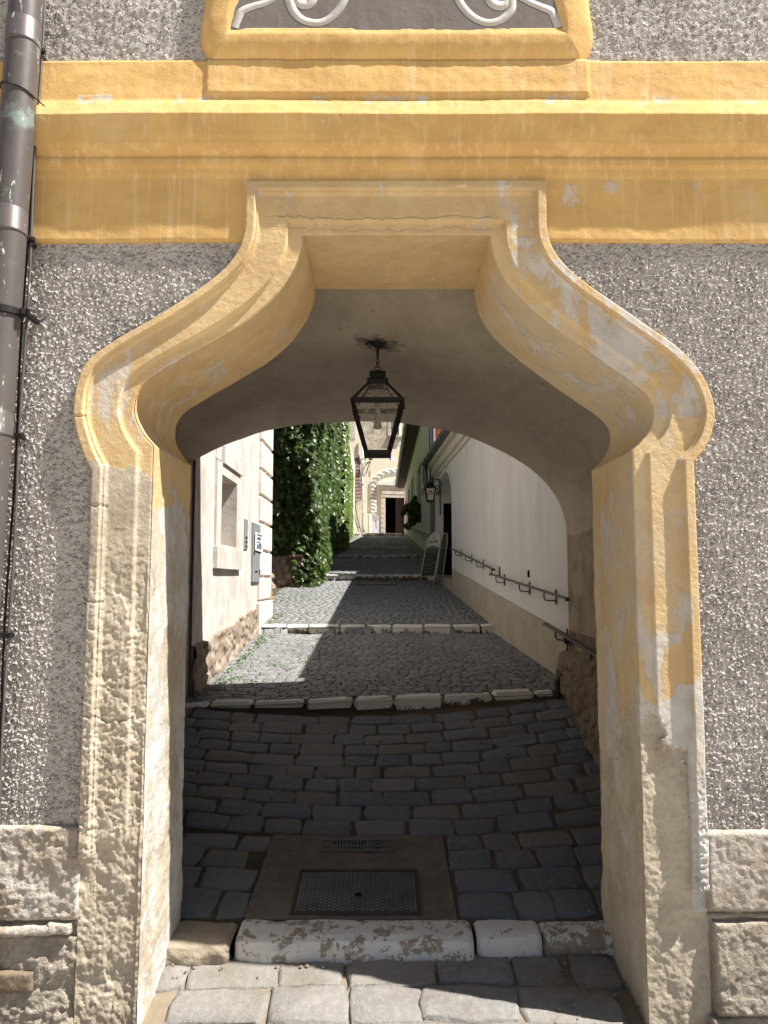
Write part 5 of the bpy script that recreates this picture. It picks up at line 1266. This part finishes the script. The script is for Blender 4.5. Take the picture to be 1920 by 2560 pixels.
half_gutter('gutter', lambda d: (w2(d)-ov-.08, E2+.04), GD0-.1, GD1+.1, .10, gh, 20)
b = MB()
for px in (1077.5, 1084.):
    x = Xp(px, 18.6); b.tube([(x, 18.62, 2.3), (x, 18.62, 5.2)], .026, 8)
    for z in (3.4, 4.1): b.box(x-.035, x+.035, 18.6, 18.69, z-.02, z+.02)
b.build('vent_pipes', paint('blue_grey_pipe', (.075, .085, .115), .45, .2), gh, False)
a, c = tuple(P(1074, 1338, 18.9)), tuple(P(1012, 1313, 37.5))
handrail([a, c], [onrail(a, c, t) for t in (.03, .14, .27, .41, .56, .75)], 'farthest handrail, pale on top, climbing along the grey green house', .06, .10)

# flower basket at the end of the far rail
fbk = empty('flower_basket', (1.0, 24.6, 1.6), 'hanging planter overflowing with dark leaves and a few red flowers at the green house', 'plant')
c = P(1029, 1281, 24.6); Lf = Leaves(); pet = Leaves(); k = 24.6/F
for i in range(900):
    a = R.uniform(0, 2*math.pi); rr = R.random()**.5; u = rr*math.cos(a)*25*k*(1-.35*math.sin(a)); v = rr*math.sin(a)*36*k+.08*math.sin(a*5)
    u += .22*v; w = R.uniform(-1, 1)*.3*math.sqrt(max(0, 1-rr*rr))
    if vn(np.array([u*6]), np.array([v*6]), 71)[0] < .28: continue
    Lf.add((c[0]+u, c[1]+w, c[2]+v), (R.uniform(-.8, .6), -1, R.uniform(-.3, .9)), R.uniform(.07, .13), R.random()*.5, .6, True)
for q in range(5):
    u, v = R.uniform(-.24, .24), R.uniform(-.2, .3)
    for i in range(5): pet.add((c[0]+u+R.gauss(0, .03), c[1]-.28+R.gauss(0, .02), c[2]+v+R.gauss(0, .03)), (R.uniform(-.5, .5), -1, R.uniform(0, .8)), .05, R.random(), .4, True)
Lf.build('leaves', M['ivy'], fbk); pet.build('flowers', M['petal'], fbk)
b = MB(); b.bevbox(c[0]-.12, c[0]+.25, c[1]-.1, c[1]+.12, c[2]-.22, c[2]-.02, .02); b.build('trough', M['iron'], fbk)
b = MB(); b.bar((c[0]+.1, c[1], c[2]-.12), (w2(24.6)+.02, c[1], c[2]-.12), .03, .03); b.build('hanger', M['iron'], fbk)

# ================================================================== house closing the alley
Yf = 46.5; pf = lambda px, py, dy=0: P(px, py, Yf-dy)
fh = empty('sgraffito_house', (0, Yf, 2.9), 'cream house with white chevron arch and carved stone portal closing the alley', 'house')
def fbox(b, px0, py0, px1, py1, t0, t1, tint=.5):
    a = pf(px0, py1); c = pf(px1, py0); return b.box(a[0], c[0], Yf-t1, Yf-t0, a[2], c[2], tint)
dop = (962.5, 1244, 1012, 1336)
b = MB(); A = pf(dop[0], dop[3]); C = pf(dop[2], dop[1])
for x0, x1, z0, z1 in ((-8, A[0], 1, 11), (C[0], 8, 1, 11), (A[0], C[0], C[2], 11)): b.add([(x0, Yf, z0), (x1, Yf, z0), (x1, Yf, z1), (x0, Yf, z1)], [(0, 1, 2, 3)])
b.build('wall', M['far_cream'], fh)
b = MB(); b.box(A[0]-.4, C[0]+.6, Yf+1.6, Yf+1.7, A[2]-.3, C[2]+.2); b.box(A[0]-.02, A[0]-.001, Yf+.01, Yf+1.6, A[2]-.3, C[2]+.1); b.box(C[0]+.3, C[0]+.32, Yf+.01, Yf+1.6, A[2]-.3, C[2]+.1); b.box(A[0]-.02, C[0]+.3, Yf+.01, Yf+1.6, C[2]+.002, C[2]+.05)
dw = b.build('doorway', M['black'], fh)
b = MB(); a_ = pf(993, 1336); c_ = pf(1013, 1262); b.box(a_[0], c_[0], Yf+.25, Yf+.31, a_[2], c_[2]+1.2)
for k in range(10):
    z = a_[2]+.1+k*.16; m = (a_[0]+c_[0])/2
    b.bar((a_[0]+.02, Yf+.245, z), (m, Yf+.245, z+.16), .012, .03, (0, 1, 0)); b.bar((m, Yf+.245, z+.16), (c_[0]-.02, Yf+.245, z), .012, .03, (0, 1, 0))
b.build('door', M['door_wood'], dw)
# portal stone frame with moulded head
b = MB()
fbox(b, 951, 1244, 962.3, 1336, -.01, .16); fbox(b, 1012.2, 1244, 1024, 1336, -.01, .16); fbox(b, 951, 1236, 1024, 1243.8, -.01, .18)
fbox(b, 948, 1214, 1024, 1228, -.01, .14); fbox(b, 953, 1228.2, 1024, 1235.8, -.01, .20)
for k in range(7): fbox(b, 951, 1254+k*12, 957+3*(k % 2), 1259+k*12, .161, .175)
portal = b.build('portal', M['portal_stone'], fh)
b = MB()
og = [(940, 1214), (945, 1207), (962, 1207), (975, 1204), (983, 1199), (990, 1194), (998, 1199), (1006, 1204), (1024, 1207), (1030, 1214)]
pts = [pf(x, y) for x, y in og]; b.prism([(p[0], Yf-.30, p[2]) for p in pts], (0, .31, 0))
og2 = [(966, 1214.5), (975, 1208), (983, 1203), (990, 1199), (997, 1203), (1006, 1208), (1014, 1214.5)]
pts = [pf(x, y) for x, y in og2]; b.prism([(p[0], Yf-.22, p[2]-.01) for p in pts], (0, .08, 0))
b.build('pediment', M['trim_white'], portal)
# white arch band with grey chevrons
cxp, cyp, Rx, Ry = 991., 1222., 70., 51.; b = MB(); bw = 18.
def ap(t_, r):  # t 0 (left foot) .. 1 : legs then arch
    if t_ < .35: y = 1281-(1281-cyp)*t_/.35; return (cxp-Rx+r*bw, y)
    a = math.pi*(1-(t_-.35)/.65); return (cxp+(Rx-r*bw)*math.cos(a), cyp-(Ry-r*bw*.8)*math.sin(a))
tsx = np.linspace(0, 1, 60)
V = np.array([[tuple(np.array(pf(*ap(t_, r)))-np.array([0, o, 0])) for r, o in ((-.08, .0), (-.08, .03), (1.08, .03), (1.08, 0))] for t_ in tsx])
band = grid('arch_band', V, M['far_white'], fh, smooth=False)
for k in range(17):
    t0 = .01+k*.054; b_ = .027
    for r0, r1 in ((.03, .5), (.5, .97)):
        o_ = lambda r: .026*(1-abs(r-.5)*2)
        q = [ap(t0+o_(r0), r0), ap(t0+o_(r1), r1), ap(t0+b_+o_(r1), r1), ap(t0+b_+o_(r0), r0)]
        b.prism([(pf(*x)[0], Yf-.036, pf(*x)[2]) for x in q], (0, .004, 0))
b.build('chevrons', M['sgraf_grey'], band)
# upper storey: windows, sills, zig-zag bands
for x0, x1, y0, y1 in ((846, 862.5, 1040, 1078), (978, 998, 1050, 1088)):
    b = MB(); fbox(b, x0-8, y0-6, x0-.1, y1, -.01, .05); fbox(b, x1+.1, y0-6, x1+8, y1, -.01, .05)
    wf = b.build('window', M['far_white'], fh)
    b = MB(); fbox(b, x0, y0, x1, y1, -.02, .012); b.build('pane', M['window_glass'], wf)
    b = MB()
    for q in ((x1-2, y0, x1, y1), (x0, y1-1.5, x1-2, y1), (x0, (y0+y1)/2, x1-2, (y0+y1)/2+1.2), ((x0+x1)/2-.5, y0, (x0+x1)/2+.5, (y0+y1)/2)): fbox(b, *q, .013, .03)
    b.build('frame', M['iron'], wf)
    b = MB(); fbox(b, x0-9, y1+.1, x1+9, y1+4, -.01, .22); fbox(b, x0-7, y1+4.1, x1+7, y1+9, -.01, .06); b.build('sill', M['portal_stone'], wf)
for x0, x1 in ((872.5, 888), (1008, 1023)):
    b = MB(); fbox(b, x0, 1030, x1, 1100, -.01, .02); bb = b.build('sgraffito_band', M['far_white'], fh)
    b = MB(); xm = (x0+x1)/2
    for k in range(14):
        y = 1034+k*5
        for q in ([(x0+1, y), (xm, y+3), (xm, y+5), (x0+1, y+2)], [(x1-1, y), (xm, y+3), (xm, y+5), (x1-1, y+2)]):
            b.prism([(pf(*x)[0], Yf-.026, pf(*x)[2]) for x in q], (0, .004, 0))
    b.build('zigzag', M['sgraf_grey'], bb)
b = MB(); fbox(b, 840, 1086, 872, 1101, -.01, .018); fbox(b, 985, 1102, 1024, 1110, -.01, .018); bb = b.build('sgraffito_band', M['far_white'], fh)
b = MB()
for k in range(9):
    x = 845+k*3.2; b.prism([(pf(*q)[0], Yf-.024, pf(*q)[2]) for q in ((x, 1092), (x+1.4, 1089+2*(k % 2)), (x+2.8, 1093), (x+1.4, 1098))], (0, .004, 0))
b.build('zigzag', M['sgraf_grey'], bb)
b = MB(); fbox(b, 921, 1286, 928.5, 1333, -.01, .03)
for k in range(7): fbox(b, 948+(k % 2)*3, 1262+k*10, 962, 1268+k*10, -.01, .02)
b.build('patched_plaster', M['far_white'], fh)
b = MB(); fbox(b, 975, 1141, 989, 1151, -.01, .006); b.build('plaster_patch', M['white_paper'], fh)

# small annex with steep tiled roof in front of it, left
an = empty('tiled_annex', (-2.1, 45.5, 2.8), 'small annex with steep brown tiled roof face left of the chevron arch', 'annex')
Ya = 45.6; pa2 = lambda px, py, dy=0: P(px, py, Ya-dy)
b = MB(); a_ = pa2(855, 1340); c_ = pa2(903, 1252); b.box(a_[0]-1.5, c_[0], Ya, Yf-.01, a_[2]-.3, c_[2]+.05); b.build('wall', M['far_cream'], an)
b = MB(); rows_ = 15
yt, yb = 1118, 1253
for k in range(rows_):
    y1 = yb-(yb-yt)*k/rows_; y0 = yb-(yb-yt)*(k+1)/rows_-.6
    x = 835.-R.random()*8
    while x < 903.5:
        w = 7.5; xe = min(x+w-.35, 904-.6*k*.0-((k/rows_)**1)*6.5)
        if xe > x+1:
            a_ = pa2(x, y1); c_ = pa2(xe, y0); sh = .9*k/rows_
            b.hexa([(a_[0], Ya-.26+sh, a_[2]), (c_[0], Ya-.26+sh, a_[2]), (c_[0], Ya-.20+sh, a_[2]), (a_[0], Ya-.20+sh, a_[2]), (a_[0], Ya-.22+sh+.06, c_[2]), (c_[0], Ya-.22+sh+.06, c_[2]), (c_[0], Ya-.17+sh+.06, c_[2]), (a_[0], Ya-.17+sh+.06, c_[2])], R.random()*.8)
        x += w
b.build('roof', M['tile_brown'], an)
wp = empty('white_downpipe', (Xp(904.5, 46.0), 46.0, 2.9), 'pale blue white drainpipe on the cream wall behind the brown tiles', 'downpipe')
b = MB(); x = Xp(904.8, 46.0); b.tube([(x, 46.0, 2.7), (x, 46.0, 9)], .07, 10); b.build('pipe', M['plastic_pipe'], wp, True)
b = MB()
for z in (4.2, 6.0, 7.6): b.box(x-.09, x+.09, 45.92, 46.3, z-.03, z+.03)
b.build('bracket', M['plastic_pipe'], wp)
# lamp and oval sign on an iron arm
fl = empty('street_lantern', (Xp(913, 46), 46, 6), 'small iron bracket lantern on the cream house beside the tiled annex', 'lantern')
q = lambda px, py, dy=.8: tuple(P(px, py, Yf-dy))
b = MB(); b.tube([q(912, 1164, .0), q(921, 1157), q(926, 1153)], .035, 6); b.tube([q(913, 1195, .0), q(913, 1163, .1)], .04, 6); b.tube([q(914, 1190, .1), q(919, 1170, .5), q(926, 1155)], .03, 6); b.tube([q(905, 1160, .6), q(921, 1155)], .015, 5); b.build('arm', M['iron'], fl)
cL = P(926.5, 1148, Yf-.8); k = (Yf-.8)/F; b = MB()
for sx in (-1, 1):
    for sy in (-1, 1): b.bar((cL[0]+sx*6*k, cL[1]+sy*6*k, cL[2]+12*k), (cL[0]+sx*3.5*k, cL[1]+sy*3.5*k, cL[2]), .035, .035)
b.box(cL[0]-4*k, cL[0]+4*k, cL[1]-4*k, cL[1]+4*k, cL[2]-.05, cL[2]); b.hexa([(cL[0]+sx*7*k, cL[1]+sy*7*k, cL[2]+12*k) for sx, sy in ((-1, -1), (1, -1), (1, 1), (-1, 1))]+[(cL[0]+sx*.05, cL[1]+sy*.05, cL[2]+17*k) for sx, sy in ((-1, -1), (1, -1), (1, 1), (-1, 1))]); b.build('frame', M['iron'], fl)
b = MB(); b.hexa([(cL[0]+sx*3.3*k, cL[1]+sy*3.3*k, cL[2]) for sx, sy in ((-1, -1), (1, -1), (1, 1), (-1, 1))]+[(cL[0]+sx*5.7*k, cL[1]+sy*5.7*k, cL[2]+11.8*k) for sx, sy in ((-1, -1), (1, -1), (1, 1), (-1, 1))]); b.build('pane', M['opal'], fl)
os_ = P(923.5, 1185, Yf-.8); b = MB(); b.prism([(os_[0]+2.6*k*math.cos(a), os_[1]-.02, os_[2]+9*k*math.sin(a)) for a in np.linspace(0, 2*math.pi, 25)[:-1]], (0, .04, 0)); b.tube([(os_[0], os_[1], os_[2]+8.5*k), (os_[0], os_[1], os_[2]+26*k)], .012, 5)
tag(b.build('oval_sign', M['sgraf_grey'], None), 'plain oval hanging sign under the far iron bracket lantern', 'sign')
# information board and leaning banner frame
ib = empty('information_board', (Xp(938, 45.9), 45.9, 2.8), 'white upright information board with sloping top left of the dark portal', 'board')
pts = [P(929.5, 1336, 45.9), P(947, 1338, 45.9), P(947, 1294, 45.9), P(930.5, 1281, 45.9)]
b = MB(); b.prism([tuple(p) for p in pts], (0, .08, 0)); b.build('panel', M['white_paper'], ib)
b = MB(); pts2 = [P(929.3, 1281, 45.85), P(931.5, 1279.5, 45.85), P(948, 1292.5, 45.85), P(947, 1295, 45.85)]; b.prism([tuple(p) for p in pts2], (0, .2, 0)); b.build('cap', M['far_white'], ib)
b = MB()
for k2 in range(4):
    a_ = P(937+.8*k2, 1302+k2*5.5, 45.895); b.box(a_[0], a_[0]+.10, 45.89, 45.898, a_[2]-.02, a_[2]+.02)
b.build('print', M['sgraf_grey'], ib)
bf = empty('banner_frame', (Xp(895, 44.8), 44.8, 2.8), 'tall leaning dark framed advertising banner in front of the annex wall', 'banner')
Yb = 44.9; b = MB(); pp_ = [(902.5, 1330), (898, 1312), (893, 1290), (888.5, 1268), (884.5, 1257), (881.5, 1255.5), (880.5, 1262), (884, 1282), (890, 1306), (897, 1330)]
b.tube([tuple(P(x_, y_, Yb)) for x_, y_ in pp_], .025, 6); b.tube([tuple(P(894, 1319, Yb)), tuple(P(899.5, 1319, Yb))], .02, 6); b.build('frame', M['iron'], bf)
b = MB(); b.prism([tuple(P(x_, y_, Yb)) for x_, y_ in ((899, 1318.5), (889.5, 1273), (884, 1273), (893.5, 1318.5))], (0, .02, 0)); b.build('sheet', M['white_paper'], bf)
b = MB(); b.prism([tuple(P(x_, y_, Yb)) for x_, y_ in ((889.3, 1272), (887.8, 1266), (884, 1257.5), (881.6, 1257.5), (883.6, 1272))], (0, .02, 0)); b.build('top_panel', M['sgraf_grey'], bf)

fh.rotation_euler.z = math.radians(13)
# ================================================================== light, sky, camera
SUN = Vector((.60, -.16, 1.0)).normalized()
w = bpy.data.worlds.new('World'); sc.world = w; w.use_nodes = True; nt = w.node_tree
sky = nt.nodes.new('ShaderNodeTexSky'); sky.sky_type = 'NISHITA'; sky.sun_disc = False
sky.sun_elevation = math.asin(SUN.z); sky.sun_rotation = math.atan2(SUN.x, SUN.y); sky.altitude = 300; sky.air_density = 1.0; sky.dust_density = 1.6
bg = nt.nodes['Background']; bg.inputs['Strength'].default_value = .036; nt.links.new(sky.outputs[0], bg.inputs['Color'])
ld = bpy.data.lights.new('sun', 'SUN'); ld.energy = 5.0; ld.angle = math.radians(.53); ld.color = (1, .96, .90)
so = bpy.data.objects.new('sun', ld); col.objects.link(so); so.rotation_euler = SUN.to_track_quat('Z', 'Y').to_euler(); so.location = (8, -2, 14)
cd = bpy.data.cameras.new('camera'); cam = bpy.data.objects.new('camera', cd); col.objects.link(cam); sc.camera = cam
cam.location = (0, 0, 0); cam.rotation_euler = (math.radians(90)+TILT, 0, 0)
cd.sensor_fit = 'VERTICAL'; cd.sensor_height = 36; cd.lens = F/2560*36; cd.clip_start = .05; cd.clip_end = 1500
sc.view_settings.view_transform = 'Standard'; sc.view_settings.look = 'None'; sc.view_settings.exposure = 1.05; sc.view_settings.gamma = 1
sc.render.engine = 'CYCLES'; sc.cycles.max_bounces = 8; sc.cycles.diffuse_bounces = 5; sc.cycles.use_denoising = True; sc.cycles.transparent_max_bounces = 12
